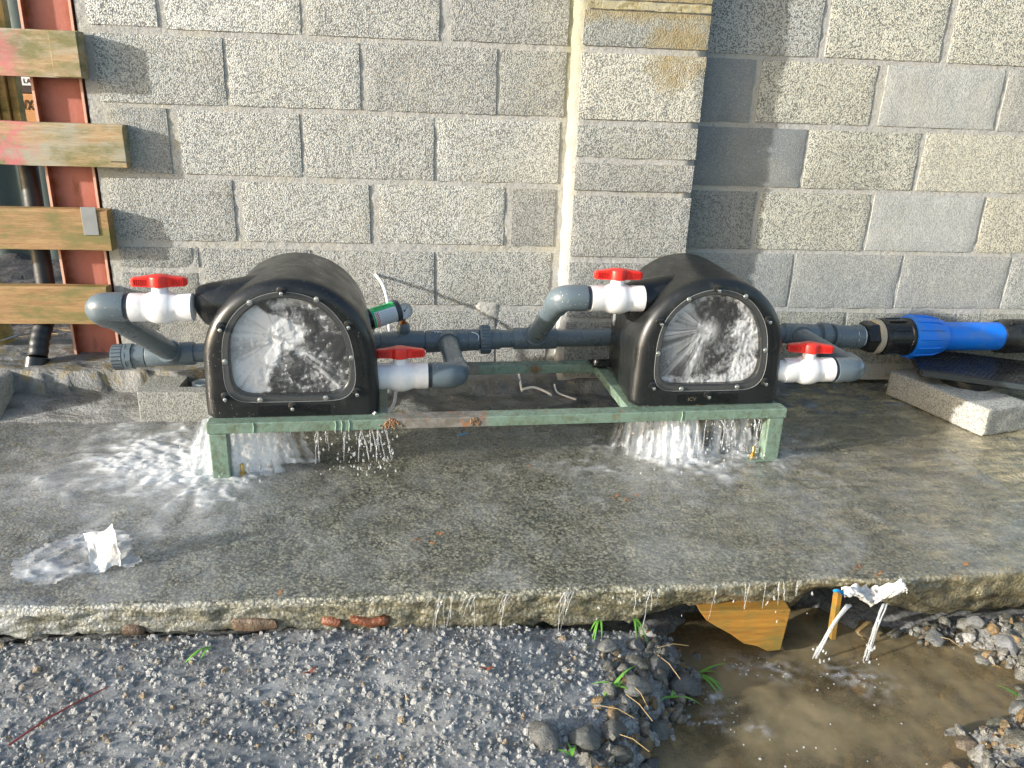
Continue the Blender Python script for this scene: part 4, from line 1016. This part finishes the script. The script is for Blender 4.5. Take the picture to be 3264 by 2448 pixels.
def crumple(name, poly, mat, h, label, cat, seed, zf=None, n=46):
    xs = [p[0] for p in poly]; ys = [p[1] for p in poly]; x0, x1, y0, y1 = min(xs), max(xs), min(ys), max(ys)
    def ins(x, y):
        c = False
        for (a, b), (p, q) in zip(poly, poly[1:]+poly[:1]):
            if (b > y) != (q > y) and x < (p-a)*(y-b)/(q-b)+a: c = not c
        return c
    vs = []; 
    for j in range(n+1):
        for i in range(n+1):
            x = x0+(x1-x0)*i/n; y = y0+(y1-y0)*j/n
            rdg = abs(fbm(x*9+y*8+seed, y*24-x*6, seed, 3)); z = .008 + h*(1-min(1, rdg*3.2))**2*1.2 + .0007*abs(fbm(x*60, y*60, seed))
            if zf: z += zf(x, y)
            vs.append((x + .006*fbm(x*30, y*30, seed+1), y + .006*fbm(x*30, y*30, seed+2), z))
    fs = [(j*(n+1)+i, j*(n+1)+i+1, (j+1)*(n+1)+i+1, (j+1)*(n+1)+i) for j in range(n) for i in range(n) if ins(x0+(x1-x0)*(i+.5)/n, y0+(y1-y0)*(j+.5)/n)]
    return G().add(vs, fs)
bag = thing('plastic_bag', 'torn white plastic bag lying wet on the slab at lower left, one corner standing up', 'plastic bag', (-.78, -1.16, 0))
pl = [(-.90, -1.245), (-.93, -1.19), (-.905, -1.13), (-.86, -1.075), (-.81, -1.045), (-.75, -1.04), (-.70, -1.09), (-.69, -1.15), (-.645, -1.195), (-.66, -1.215), (-.71, -1.215), (-.76, -1.235), (-.80, -1.272), (-.85, -1.27)]
link('wet_sheet', crumple('wet_sheet', pl, 'bag', .006, '', '', 3), 'bag', bag, world=True, angle=180)
def peak(u, v):
    # a folded strip of the bag rising from its foot at lower right to a raised corner
    B0, B1, T0, T1 = Vector((-.742, -1.228, .006)), Vector((-.690, -1.208, .007)), Vector((-.792, -1.135, .052)), Vector((-.716, -1.150, .086))
    p = B0.lerp(B1, u).lerp(T0.lerp(T1, u), v); p.z += .012*math.sin(v*3.1)*(.4+u*.6) - .010*math.sin(u*3.1)*v
    return tuple(p + Vector((fbm(u*2, v*2.5, 2, 3), fbm(u*2, v*2.5, 4, 3), fbm(u*2, v*3, 9, 3)))*.006)
link('raised_corner', G().grid(peak, 22, 26), 'bag_solid', bag, world=True, angle=180)
b2 = thing('plastic_scrap', 'white plastic scrap with a blue corner caught on the slab edge above the puddle', 'plastic scrap', (1.02, -1.36, -.03))
def drape(u, v):
    x = .955 + .150*u; wv = .5+.5*math.sin(u*7+1); y = -1.352 - .022*math.sin(v*2.2) - .006*wv + .004*fbm(u*8, v*8, 1)
    z = -.006 + .012*math.sin(u*9)*.5 - .038*v*(1-.75*abs(2*u-1)) + .010*fbm(u*11, v*9, 6) + .012*sstep(.75, 1, u)*(1-v)
    return (x, y, z)
link('sheet', G().grid(drape, 26, 14), 'bag_solid', b2, world=True, angle=180)
link('blue_corner', G().grid(lambda u, v: (.932+.030*u, -1.362-.008*v, -.010-.010*v*u+.003*math.sin(u*5)), 6, 4), 'bluebit', b2, world=True, angle=180)

# bricks bedded in the slab edge, timber wedge, stake
for i, (x0, x1, z0, z1) in enumerate(((-.422, -.325, -.075, -.045), (-.226, -.182, -.066, -.046), (-.173, -.088, -.068, -.045), (-.645, -.602, -.072, -.05))):
    rough_box('brick_fragment', (x0, -1.356, z0), (x1, -1.31, z1), 'brick' if i in (1, 2) else 'brick_dull', amp=.010, cut=5, chamf=.009, label=('dull silted brick fragment under the slab edge below the left turbine', 'short orange brick fragment under the slab edge beside the long one', 'long orange brick fragment under the slab edge', 'small dull brown brick fragment under the slab edge nearest the left corner')[i], cat='brick')['group'] = 'brick fragments bedded under the slab edge'
tw = thing('timber_offcut', 'wet orange timber offcut wedged under the slab edge above the puddle', 'timber', (.74, -1.35, -.12))
g = G(); q = [(.622, -.058), (.842, -.062), (.825, -.162), (.795, -.166), (.765, -.150), (.735, -.144), (.70, -.118), (.665, -.098), (.64, -.082)]
nq = len(q); g.add([(x, -1.358 - .016*(-z-.06)/.1 + .003*fbm(x*30, z*30), z) for x, z in q] + [(x, -1.30, z) for x, z in q], [tuple(range(nq)), tuple(range(2*nq-1, nq-1, -1))] + [(k, (k+1) % nq, nq+(k+1) % nq, nq+k) for k in range(nq)])
link('offcut', g, 'timber', tw, False, .002, world=True)
tag(link('wooden_stake', G().box((-.006, -.01, -.13), (.006, .01, 0)).xf(Matrix.Translation((.953, -1.352, -.02)) @ Matrix.Rotation(-.05, 4, 'Y')), 'timber', None, False, .001), 'thin upright wooden stake below the white plastic scrap', 'stake')

# ------------------------------------------------------------------ gravel, stones, puddle
ico = bmesh.new(); bmesh.ops.create_icosphere(ico, subdivisions=2, radius=1); IV = np.array([v.co[:] for v in ico.verts]); IF = np.array([[v.index for v in f.verts] for f in ico.faces]); ico.free()
ic1 = bmesh.new(); bmesh.ops.create_icosphere(ic1, subdivisions=1, radius=1); JV = np.array([v.co[:] for v in ic1.verts]); JF = np.array([[v.index for v in f.verts] for f in ic1.faces]); ic1.free()
def pebbles(name, pos, size, V, Fc, mat, smooth=False, flat=(.55, .9), jit=.22):
    n = len(pos); k = len(V); base = np.repeat(V[None], n, 0)
    nv = 6; variants = [V*(1+rng.normal(0, jit*.6, (k, 1))) + rng.normal(0, jit*.25, (k, 3)) for _ in range(40)]
    idx = rng.integers(0, 40, n); base = np.stack(variants)[idx]
    sc = size[:, None, None]*np.stack([rng.uniform(.8, 1.25, n), rng.uniform(.7, 1.1, n), rng.uniform(*flat, n)], 1)[:, None, :]
    base = base*sc; q = rng.normal(size=(n, 4)); q[:, 1:3] *= .5; q /= np.linalg.norm(q, axis=1)[:, None]
    w_, x, y, z = q.T
    R = np.stack([1-2*(y*y+z*z), 2*(x*y-z*w_), 2*(x*z+y*w_), 2*(x*y+z*w_), 1-2*(x*x+z*z), 2*(y*z-x*w_), 2*(x*z-y*w_), 2*(y*z+x*w_), 1-2*(x*x+y*y)], 1).reshape(n, 3, 3)
    out = np.einsum('nij,nkj->nki', R, base) + pos[:, None, :]
    me = bpy.data.meshes.new(name); nvt = n*k; nf = n*len(Fc)
    me.vertices.add(nvt); me.vertices.foreach_set('co', out.reshape(-1).astype(np.float32))
    fi = (Fc[None] + (np.arange(n)*k)[:, None, None]).reshape(-1); me.loops.add(nf*3); me.loops.foreach_set('vertex_index', fi.astype(np.int32))
    me.polygons.add(nf); me.polygons.foreach_set('loop_start', np.arange(0, nf*3, 3, dtype=np.int32)); me.polygons.foreach_set('loop_total', np.full(nf, 3, dtype=np.int32))
    me.polygons.foreach_set('use_smooth', np.full(nf, smooth)); me.update(calc_edges=True); me.validate(); me.materials.append(M[mat])
    o = bpy.data.objects.new(name, me); COL.objects.link(o); return o
def scatter(n, xr, yr, smin, smax, keep, up=.05):
    P = []; Z = []
    while len(P) < n:
        x = random.uniform(*xr); y = random.uniform(*yr)
        if keep(x, y):
            s = smin + (smax-smin)*random.random()**2.5; P.append((x, y, ground_h(x, y) + s*up)); Z.append(s)
    return np.array(P), np.array(Z)
def kg(x, y):
    p = pool_in(x, y); return y < edge_y(x)+.03 and (p < -.02 or random.random() < .12) and (x < .9 or random.random() < .6)
P1, Z1 = scatter(9000, (-1.35, 1.75), (-1.95, -1.30), .0032, .0098, kg, 0)
g1 = pebbles('gravel', P1, Z1, IV, IF, 'gravel', False, jit=.20); tag(g1, 'wet grey gravel below the slab edge', 'gravel', kind='stuff')
P2, Z2 = scatter(17000, (-1.35, 1.75), (-1.95, -1.30), .002, .005, kg, .1)
g2 = pebbles('fine_gravel', P2, Z2, JV, JF, 'gravel', False, jit=.2); tag(g2, 'fine wet grit between the larger gravel', 'gravel', kind='stuff')

def kb(x, y):
    p = pool_in(x, y); return y < edge_y(x)+.035 and ((x > .96 and p < .03) or (-.15+.06*fbm(x*9, y*9, 4) < p < .05 and x < .80 and y < -1.35))
P3, Z3 = scatter(1700, (.2, 1.75), (-1.9, -1.30), .007, .024, kb, .1)
g3 = pebbles('bank_stones', P3, Z3, IV, IF, 'bank', True, (.5, .8), .17); g3.data.set_sharp_from_angle(angle=math.radians(35)); tag(g3, 'loose small wet stones on the puddle banks', 'stones', kind='stuff')

tag(link('water_film', G().grid(lambda u, v: (-1.5+2.0*u, -2.05+.71*v, ground_h(-1.5+2.0*u, -2.05+.71*v) + .0025 + .003*fbm(u*50, v*18) + .002*fbm(u*120, v*45, 3)), 260, 90), 'film', angle=180), 'thin sheet of moving water over the grey gravel', 'water', kind='stuff')
P4, Z4 = scatter(420, (.35, 1.40), (-1.95, -1.32), .006, .026, lambda x, y: pool_in(x, y) > 0, .15)
tag(pebbles('sunken_stones', P4, Z4, IV, IF, 'bank', True, (.35, .6), .17), 'small drowned stones on the puddle bed', 'stones', kind='stuff')
water = G().grid(lambda u, v: (.20+1.25*u, -2.2+1.0*v, POOLZ + .0016*fbm((.20+1.25*u)*18, (-2.2+v)*18) + .0008*fbm(u*60, v*60, 3)), 120, 100)
tag(link('puddle_water', water, 'pool', angle=180), kind='structure')
def stone_mesh(seed, sm=3):
    bm = bmesh.new(); bmesh.ops.create_icosphere(bm, subdivisions=sm, radius=1)
    for v in bm.verts:
        d = v.co.normalized(); v.co = d*(1 + .28*fbm(d.x*1.3, d.y*1.3, d.z*1.3+seed, 3) + .05*fbm(d.x*6, d.y*6, d.z*6+seed))
        for ax_ in ((.7, .3, .6), (-.6, .5, .6), (.2, -.8, .5), (-.5, -.6, .6)):
            a = Vector(ax_).normalized(); a.rotate(Matrix.Rotation(seed*1.7, 3, 'Z')); e = v.co.dot(a) - .72
            if e > 0: v.co -= a*e*.85
    me = bpy.data.meshes.new('stone'); bm.to_mesh(me); bm.free(); me.polygons.foreach_set('use_smooth', [True]*len(me.polygons)); me.set_sharp_from_angle(angle=math.radians(38)); me.materials.append(M['stone']); return me
SM = [stone_mesh(i*3.1) for i in range(8)]
GS, BS, YS, DS = (.20, .205, .20), (.17, .13, .09), (.30, .21, .09), (.08, .085, .09)
stones = [  # x, y, size, colour, label
 (1.06, -1.325, .030, YS, 'yellow brown stone directly right of the wooden stake'), (1.09, -1.30, .036, YS, 'large rusty yellow stone under the slab below the plastic scrap'),
 (1.02, -1.335, .020, YS, 'small ochre stone at the puddle rim by the stake'), (1.135, -1.365, .022, GS, 'grey stone at the puddle rim right of the falling streams'),
 (1.175, -1.385, .024, (.25, .25, .24), 'pale wet stone on the far rim of the puddle'), (1.225, -1.355, .026, GS, 'rounded grey stone below the right slab face'),
 (1.27, -1.40, .022, BS, 'brown stone on the right bank of the puddle'), (1.33, -1.345, .024, GS, 'grey stone tucked against the slab at far right'),
 (1.37, -1.41, .030, (.22, .23, .24), 'flat grey stone on the right bank near the photo edge'), (1.315, -1.445, .018, (.38, .36, .33), 'pale stone at the right waterline, the upper one'),
 (1.325, -1.485, .020, (.38, .36, .33), 'pale stone at the right waterline, the lower one'), (1.36, -1.53, .032, (.24, .24, .23), 'speckled grey stone at the right photo edge beside the puddle'),
 (1.27, -1.60, .034, GS, 'large grey stone in the lower right corner of the puddle bank'), (1.19, -1.64, .030, (.17, .17, .13), 'olive stone on the lower right bank'),
 (1.32, -1.64, .030, DS, 'dark stone behind the olive one at lower right'), (1.10, -1.67, .028, BS, 'brown stone at the bottom edge right of the puddle'),
 (1.22, -1.71, .034, DS, 'dark stone at the bottom right corner'), (1.03, -1.72, .026, (.24, .17, .09), 'ochre stone at the bottom edge in the shallow water'),
 (.545, -1.395, .030, (.15, .15, .15), 'grey stone in the dark hollow left of the timber offcut'), (.60, -1.385, .024, GS, 'angular grey stone just below the timber offcut'),
 (.655, -1.405, .030, (.18, .18, .175), 'flat grey slab of stone below the timber offcut'), (.50, -1.46, .032, DS, 'dark stone on the left puddle bank under the straw'),
 (.555, -1.49, .036, DS, 'large dark wet stone half in the left side of the puddle'), (.60, -1.515, .026, (.25, .15, .10), 'reddish brown stone at the left waterline'),
 (.43, -1.535, .034, (.15, .155, .145), 'rounded grey stone on the left bank below the grass'), (.47, -1.585, .036, (.13, .135, .12), 'large olive grey stone at the left waterline'),
 (.30, -1.66, .034, (.14, .145, .13), 'rounded olive stone at the bottom edge left of the puddle'), (.36, -1.64, .030, (.13, .13, .12), 'dark flat stone at the bottom edge near the puddle'),
 (.22, -1.66, .036, (.16, .16, .15), 'big grey stone at the bottom edge left of the olive one'), (.43, -1.67, .030, DS, 'dark stone at the bottom edge just inside the puddle'),
 (.40, -1.41, .026, (.2, .2, .19), 'grey stone on the gravel crest left of the hollow'), (.465, -1.40, .022, (.2, .2, .19), 'small grey stone on the gravel crest near the hollow'),
 (.70, -1.60, .03, (.14, .10, .05), 'drowned brown stone in the middle of the puddle'), (.86, -1.52, .034, (.13, .09, .05), 'drowned stone in the puddle below the streams'),
 (.62, -1.66, .03, (.15, .11, .06), 'drowned brown stone at the bottom of the puddle'), (1.0, -1.45, .04, (.2, .13, .08), 'drowned reddish stone under the right stream')]
for i, (x, y, s_, c, lb) in enumerate(stones):
    o = bpy.data.objects.new('stone', SM[i % 8]); COL.objects.link(o); h = max(ground_h(x, y), -.215)
    o.location = (x, y, h + s_*.30); o.scale = (s_*1.05, s_*.85, s_*.62); o.rotation_euler = (random.uniform(-.3, .3), random.uniform(-.3, .3), random.random()*6); o.color = (*[v*.72 for v in c], 1)
    tag(o, lb, 'stone', 'stones round the puddle')

# ------------------------------------------------------------------ grass, twig, leaves
def blade(g, p, d, l, w_, drop):
    p = Vector(p); d = Vector(d).normalized(); s_ = d.cross(Vector((0, 0, 1))).normalized(); L = []
    for k in range(6):
        t = k/5; c = p + d*l*t + Vector((0, 0, l*(.55*t - drop*t*t))); wd = w_*(1-t**1.5)*.5+.0002; L.append((c-s_*wd, c+s_*wd))
    vs = [q for a in L for q in a]; g.add(vs, [(2*k, 2*k+1, 2*k+3, 2*k+2) for k in range(5)])
def tuft(x, y, dirs, label, mat='grass', z=None):
    z = ground_h(x, y)+.008 if z is None else z; g = G()
    for a, l, dr in dirs: blade(g, (x+random.uniform(-.004, .004), y, z), (math.cos(a), math.sin(a), 0), l*1.15, .0062, dr)
    tag(link('grass_tuft', g, mat, angle=180), label, 'grass', 'sparse grass in the gravel')
D = math.radians
tuft(-.455, -1.40, [(D(232), .05, .75), (D(250), .035, .7), (D(225), .06, .8)], 'small green grass sprig in the gravel below the left turbine')
tuft(.395, -1.335, [(D(240), .05, .9), (D(250), .06, 1.0), (D(262), .05, .8), (D(230), .04, .7)], 'drooping grass tuft at the slab foot, left one of the two', z=-.085)
tuft(.475, -1.335, [(D(265), .05, .9), (D(280), .045, .9), (D(290), .06, 1.1)], 'drooping grass tuft at the slab foot, nearer the hollow', z=-.085)
tuft(.45, -1.445, [(D(270), .035, .9), (D(290), .04, 1.0), (D(250), .03, .8)], 'short bent grass tuft in the gravel above the puddle bank')
tuft(.385, -1.535, [(D(40), .07, .5), (D(170), .045, .6), (D(225), .055, .8), (D(325), .055, .7), (D(10), .04, .5)], 'bright green star of grass blades on the puddle bank')
tuft(.605, -1.425, [(D(10), .065, .35), (D(320), .08, .8), (D(305), .10, .95), (D(295), .09, .9), (D(0), .05, .6)], 'long grass blades hanging over the puddle below the timber offcut')
tuft(.565, -1.375, [(D(250), .05, .8), (D(300), .06, .9), (D(200), .04, .7), (D(275), .045, .6)], 'green tuft growing from the dark hollow left of the timber offcut')
tuft(.52, -1.52, [(D(20), .05, .5), (D(340), .06, .7), (D(60), .04, .4), (D(200), .035, .6)], 'low grass tuft between the dark stones at the left waterline')
tuft(1.30, -1.56, [(D(140), .05, .4), (D(120), .03, .5)], 'single pale grass blade on the lower right bank')
tuft(.265, -1.70, [(D(100), .03, .5), (D(60), .03, .6), (D(150), .03, .6)], 'tiny grass sprig at the bottom edge of the photo')
tag(link('red_twig', G().tube([(-.745, -1.635, ground_h(-.745, -1.635)+.016), (-.70, -1.585, ground_h(-.7, -1.585)+.020), (-.66, -1.545, ground_h(-.66, -1.545)+.018), (-.617, -1.508, ground_h(-.617, -1.508)+.016)], [.0022, .0021, .0018, .0012], 7), 'twig'), 'thin dark red twig lying on the gravel at lower left', 'twig')
g = G()
for x, y, a, l in ((.505, -1.43, .1, .075), (.50, -1.45, -1.2, .08), (.40, -1.57, -1.1, .08), (.42, -1.55, -1.3, .06), (.34, -1.60, -.5, .07), (.36, -1.66, -.7, .07), (1.18, -1.62, .3, .06), (1.15, -1.60, -.9, .05), (1.22, -1.36, -.8, .06), (1.3, -1.43, -.5, .06), (1.24, -1.41, -1, .05), (1.08, -1.66, .5, .07), (.33, -1.45, .4, .04), (.30, -1.52, 2.4, .02)):
    z = ground_h(x, y)+.022; g.tube([(x, y, z), (x+l*math.cos(a)*.5, y+l*math.sin(a)*.5, z+.006), (x+l*math.cos(a), y+l*math.sin(a), z-.004)], .0009, 4)
tag(link('dead_stalks', g, 'straw'), 'dry straw stalks among the stones round the puddle', 'straw', kind='stuff')
for x, y, a, lb in ((-.235, -1.50, .9, 'dark red curled leaf on the gravel below the brick fragments'), (.12, -1.515, .2, 'brown forked leaf scrap in the middle of the gravel')):
    g = G(); z = ground_h(x, y)+.016
    blade(g, (x, y, z), (math.cos(a), math.sin(a), 0), .022, .009, .5); blade(g, (x, y, z), (math.cos(a+2.4), math.sin(a+2.4), 0), .018, .006, .6)
    tag(link('leaf_scrap', g, M.setdefault('leaf', simple('brown_leaf', (.17, .055, .03), .5)), angle=180), lb, 'leaf', 'leaf scraps')
g = G()
for x, y in ((.52, -.92), (.58, -.91), (.545, -.94), (-.02, -1.12), (.03, -1.10), (.01, -1.14), (.30, -.72), (1.03, -1.30), (1.06, -1.33), (1.30, -1.30), (-.32, -1.33)):
    for k in range(3):
        a = random.random()*6; blade(g, (x, y, .006), (math.cos(a), math.sin(a), 0), random.uniform(.01, .025), .004, .5)
tag(link('leaf_litter', g, simple('orange_leaf_bits', (.32, .13, .04), .5), angle=180), 'small orange brown leaf bits stuck to the wet slab', 'litter', kind='stuff')

# ------------------------------------------------------------------ moving water outside
def foam_sheet(name, cx, cy, rx, ry, fn, label, n=150, z0=.004, amp=.006):
    vs = []; at = []
    for j in range(n+1):
        for i in range(n+1):
            x = cx + rx*(2*i/n-1); y = cy + ry*(2*j/n-1); d = max(0, min(1, fn(x, y)))
            ed = min(i, j, n-i, n-j)/(n*.06); d *= min(1, ed)
            vs.append((x, y, z0 + .004 + amp*d*(.6+.5*fbm(x*26, y*34, 1, 3)) + .0035*fbm(x*7, y*7))); at.append(d)
    fs = [(j*(n+1)+i, j*(n+1)+i+1, (j+1)*(n+1)+i+1, (j+1)*(n+1)+i) for j in range(n) for i in range(n) if max(at[j*(n+1)+i], at[(j+1)*(n+1)+i+1]) > .015]
    me = bpy.data.meshes.new(name); me.from_pydata(vs, [], fs); a = me.attributes.new('foam', 'FLOAT', 'POINT'); a.data.foreach_set('value', at)
    me.polygons.foreach_set('use_smooth', [True]*len(me.polygons)); me.materials.append(M['foam'])
    o = bpy.data.objects.new(name, me); COL.objects.link(o); return tag(o, label, 'water', kind='stuff')
def f1(x, y):
    dx, dy = x+.60, y+.66; th = math.atan2(dy, dx); r = math.hypot(dx, dy*1.25)
    wx = x+.03*fbm(x*9, y*9, 6, 3); wy_ = y+.03*fbm(x*9, y*9, 8, 3); n1 = .5+1.0*fbm(wx*13, wy_*26, 3, 6); n2 = .5+1.0*fbm(wx*40, wy_*60, 5, 4); st_ = .5+.9*fbm(th*7, r*6, 4, 5)
    core = math.exp(-(math.hypot((x+.66)*.85, (y+.68)*1.5)/.165)**2)*1.9*(.50+.40*n1+.25*st_) + .75*math.exp(-(((x+.80)/.17)**2+((y+.60+.10*(x+.8))/.10)**2))*(.15+.9*n1)*(.5+.6*st_)
    front = -.02 < r < .2
    arcs = 0; r = r*(1+.30*fbm(th*1.1, 3, 2, 3)) + .05*fbm(x*7, y*9, 2, 4)
    for R0, w_, a in ((.31, .035, .55), (.47, .03, .32)):
        rr = R0 + .05*fbm(th*1.6, R0*9, 1); arcs = max(arcs, a*math.exp(-((r-rr)/w_)**2)*(x < -.5)*(.3+.9*n2)*max(0, min(1, .5+2.2*fbm(th*2.2, R0*20, 7))))
    veil = .62*sstep(.80, .15, r)*(.12+1.2*st_*n1)  # thin foam spread wide, also painting the bluish-white sheen of the wet slab
    left = 1-sstep(-.52, -.40, x)
    return core*(1-.55*sstep(-.48, -.36, x)) + (arcs + veil)*left*sstep(-.30, -.42, y-.08)
foam_sheet('foam', -.88, -.70, .63, .42, f1, 'white foaming water spreading from under the left end of the stand', 220, .004, .012)
def f2(x, y):
    dx, dy = x-.80, y+.64; r = math.hypot(dx*.85, dy*1.3); n1 = .5+1.2*fbm(x*20, y*26, 7, 5); n2 = .5+1.0*fbm(x*55, y*50, 9, 3)
    core = 1.15*math.exp(-((dx/.13)**2+((y+.66)/.085)**2))*(.25+1.0*n1)
    c2 = .55*math.exp(-(((x-1.05)/.12)**2+((y+.65)/.07)**2))*(.2+.9*n1)
    n3_ = .5+1.2*fbm(x*7, y*9, 11, 4); veil = .42*sstep(.75, .10, r)*(.15+.8*n1)*(.4+.6*n2)*max(0, min(1.3, n3_*1.3))
    arc = .2*math.exp(-((r-.27-.04*fbm(math.atan2(dy, dx)*2, 1))/.03)**2)*(y < -.62)*max(0, min(1, .5+2*fbm(x*8, y*8)))
    tong = .45*math.exp(-(((x-.86)/.05)**2+((y+.80)/.05)**2))*n1
    return core + c2 + veil + arc*n2 + tong
foam_sheet('foam', .72, -.86, .72, .46, f2, 'white foaming water spreading from under the right end of the stand', 190, .004, .014)
def strands(name, items, mat, label, drops=0, dbox=None):
    g = G()
    for (x, y, z), (x1, y1, z1), r in items:
        pts = []; rs = []; n = 9; ph = random.random()*9
        for k in range(n+1):
            t = k/n; pts.append(Vector((x+(x1-x)*t + .003*fbm(t*3, ph), y+(y1-y)*t, z+(z1-z)*t*t*.6+(z1-z)*t*.4))); rs.append(max(.0004, r*(.7+.6*abs(fbm(t*5, ph+3))*2)*(1-.45*t)))
        g.tube(pts, rs, 7)
    for i in range(drops):
        x0, x1, y0, y1, z0, z1 = dbox[i % len(dbox)]; p = Vector((random.uniform(x0, x1), random.uniform(y0, y1), z0+(z1-z0)*random.random())); r = random.uniform(.0012, .0032); l = random.uniform(1.5, 4)
        g.lathe(p, (random.uniform(-.25, .25), 0, -1), [(-r*l, r*.15), (-r*l*.5, r*.7), (0, r), (r*.7, r*.7), (r, r*.1)], 7)
    return tag(link(name, g, mat, angle=180), label, 'water', kind='stuff')
def Fw(s, b, z): return tuple(F(s, b, z))
def curtain(name, sheets, label, extra=None):
    """sheets: (s0, s1, b, lean along s, lean along b, density)"""
    vs = []; fs = []; at = []
    for q, (s0, s1, b, ls, lb, den) in enumerate(sheets):
        nu = max(8, int((s1-s0)/.004)); nv = 34; o = len(vs)
        for j in range(nv+1):
            v = j/nv
            for i in range(nu+1):
                u = i/nu; sx = s0+(s1-s0)*u; fall = v*v*.65+v*.35
                w1 = fbm(sx*55 + q*7, v*1.3, q, 4); w2 = fbm(sx*160 + q*3, v*3.5, q+5, 3); w3 = fbm(sx*60, v*14, q+9, 4)
                P = F(sx + ls*fall*(.7+.6*(u-.5)) + (u-.5)*.05*fall + .006*w3*v, b + lb*fall + .012*w1 + .008*w3*v, .149*(1-fall) + .004)
                d = den*(.55 + 1.6*w1 + .9*w2 + .8*w3*v + .35*v)*min(1, 6*u, 6*(1-u))
                vs.append(tuple(P)); at.append(max(0, min(.96, d)))
        fs += [(o+j*(nu+1)+i, o+j*(nu+1)+i+1, o+(j+1)*(nu+1)+i+1, o+(j+1)*(nu+1)+i) for j in range(nv) for i in range(nu)]
    me = bpy.data.meshes.new(name); me.from_pydata(vs, [], fs); a = me.attributes.new('foam', 'FLOAT', 'POINT'); a.data.foreach_set('value', at)
    me.polygons.foreach_set('use_smooth', [True]*len(me.polygons)); me.materials.append(M['foam'])
    o = bpy.data.objects.new(name, me); COL.objects.link(o); return tag(o, label, 'water', kind='stuff')
curtain('falling_water', [(-.05, .07, .10, -.06, -.05, 1.6), (-.01, .16, .07, .0, -.03, 1.5), (.0, .13, .12, .02, -.02, 1.6), (-.04, .10, .16, -.10, -.02, 1.4), (.03, .18, .15, .02, .0, 1.3), (-.02, .08, .05, .0, -.03, 1.0), (.12, .24, .10, .02, 0, .45)], 'thick white water pouring down inside the left leg of the stand')
curtain('falling_water', [(1.22, 1.43, .10, -.02, -.02, 1.1), (1.25, 1.43, .07, -.01, -.03, 1.0), (1.30, 1.42, .05, .0, -.05, 1.1), (1.20, 1.40, .14, -.03, .0, .7), (1.47, 1.62, .11, .0, .0, .62), (1.48, 1.63, .07, .0, -.02, .5)], 'white water curtain pouring from below the right turbine')
it = []
for i in range(10):
    s = random.choice((random.gauss(1.31, .035), random.gauss(1.39, .03)))
    it.append((Fw(s, .03, .150), Fw(s+random.uniform(-.03, .02), .02-random.uniform(0, .03), random.uniform(.004, .09)), random.uniform(.001, .0028)))
strands('water_jets', it, 'clear_water', 'thin clear jets in front of the white curtain under the right turbine', 110, [(.62, 1.02, -.80, -.62, .0, .10), (-.80, -.45, -.84, -.66, .0, .07)])
it = []
for s, n_ in ((.285, 3), (.31, 2), (.36, 2), (.405, 2), (.43, 3), (.45, 3), (.47, 2), (1.49, 2), (1.47, 1), (1.60, 3), (1.58, 2), (1.515, 2)):
    for i in range(n_): it.append((Fw(s+random.uniform(-.005, .005), .012, .147), Fw(s+random.uniform(-.012, .025), .012-random.uniform(0, .02), random.choice((.11, .08, .05))), random.uniform(.0010, .0024)))
strands('water_drips', it, 'clear_water', 'clear drips falling from the front rail of the stand', 170, [(-.33, -.08, -.79, -.75, .02, .14), (-.22, -.10, -.80, -.74, .01, .12), (.85, 1.06, -.72, -.66, .02, .14)])
it = []
cl = [.03, .055, .10, .17, .19, .25, .31, .33, .47, .50, .52, .66, .70, .74, .77, .82, .86]
for i in range(44):
    x = random.choice(cl) + random.gauss(0, .008)
    y = edge_y(x)-.006; l = random.uniform(.008, .05) if random.random() < .75 else random.uniform(.07, .12)
    it.append(((x, y+.006, -.002), (x-random.uniform(0, .022), y-.010-.01*random.random(), -.004-l), random.uniform(.0005, .0015)))
strands('water_trickles', it, 'clear_water', 'thin water trickles running over the slab edge', 25, [(.0, .9, -1.37, -1.355, -.09, -.0)])
it = []
for i in range(6): it.append(((.972+random.uniform(-.006, .006), -1.372, -.045), (.90+random.uniform(-.01, .012), -1.40, -.170), random.uniform(.0015, .004)))
for i in range(5): it.append(((1.064+random.uniform(-.005, .005), -1.372, -.045), (1.02+random.uniform(-.006, .008), -1.405, -.178), random.uniform(.0015, .0035)))
strands('pouring_streams', it, 'clear_water', 'two clear streams pouring off the plastic scrap into the puddle', 24, [(.88, .93, -1.43, -1.39, -.17, -.12), (1.0, 1.04, -1.43, -1.40, -.17, -.13)])
# bubbles and froth on the puddle
g = G()
for i in range(100):
    c = random.choice(((.80, -1.42, .035), (.72, -1.42, .03), (.60, -1.50, .03), (.60, -1.58, .025), (.98, -1.47, .05), (.78, -1.58, .14), (.92, -1.60, .13), (.70, -1.68, .07)))
    x = random.gauss(c[0], c[2]); y = random.gauss(c[1], c[2]*.7)
    if pool_in(x, y) < .0: continue
    r = random.uniform(.0012, .0034); g.lathe((x, y, POOLZ-.0005), (0, 0, 1), [(0, r), (r*.5, r*.85), (r*.85, r*.45), (r, r*.05)], 10)
tag(link('bubbles', g, 'clear_water', angle=180), 'froth and bubbles drifting on the brown puddle', 'bubbles', kind='stuff')
def f3(x, y):
    n1 = .5+1.3*fbm(x*45, y*45, 3, 4); d = 0
    for cx, cy, r in ((.80, -1.425, .04), (.72, -1.41, .03), (.62, -1.50, .03), (.60, -1.57, .025), (.99, -1.475, .045), (.93, -1.44, .03), (.68, -1.60, .02)): d += .55*math.exp(-((x-cx)**2+(y-cy)**2)/r**2)
    return d*max(0, n1-.25)
foam_sheet('puddle_froth', .82, -1.52, .34, .22, f3, 'patches of white froth on the brown puddle', 120, POOLZ-.001, .003)
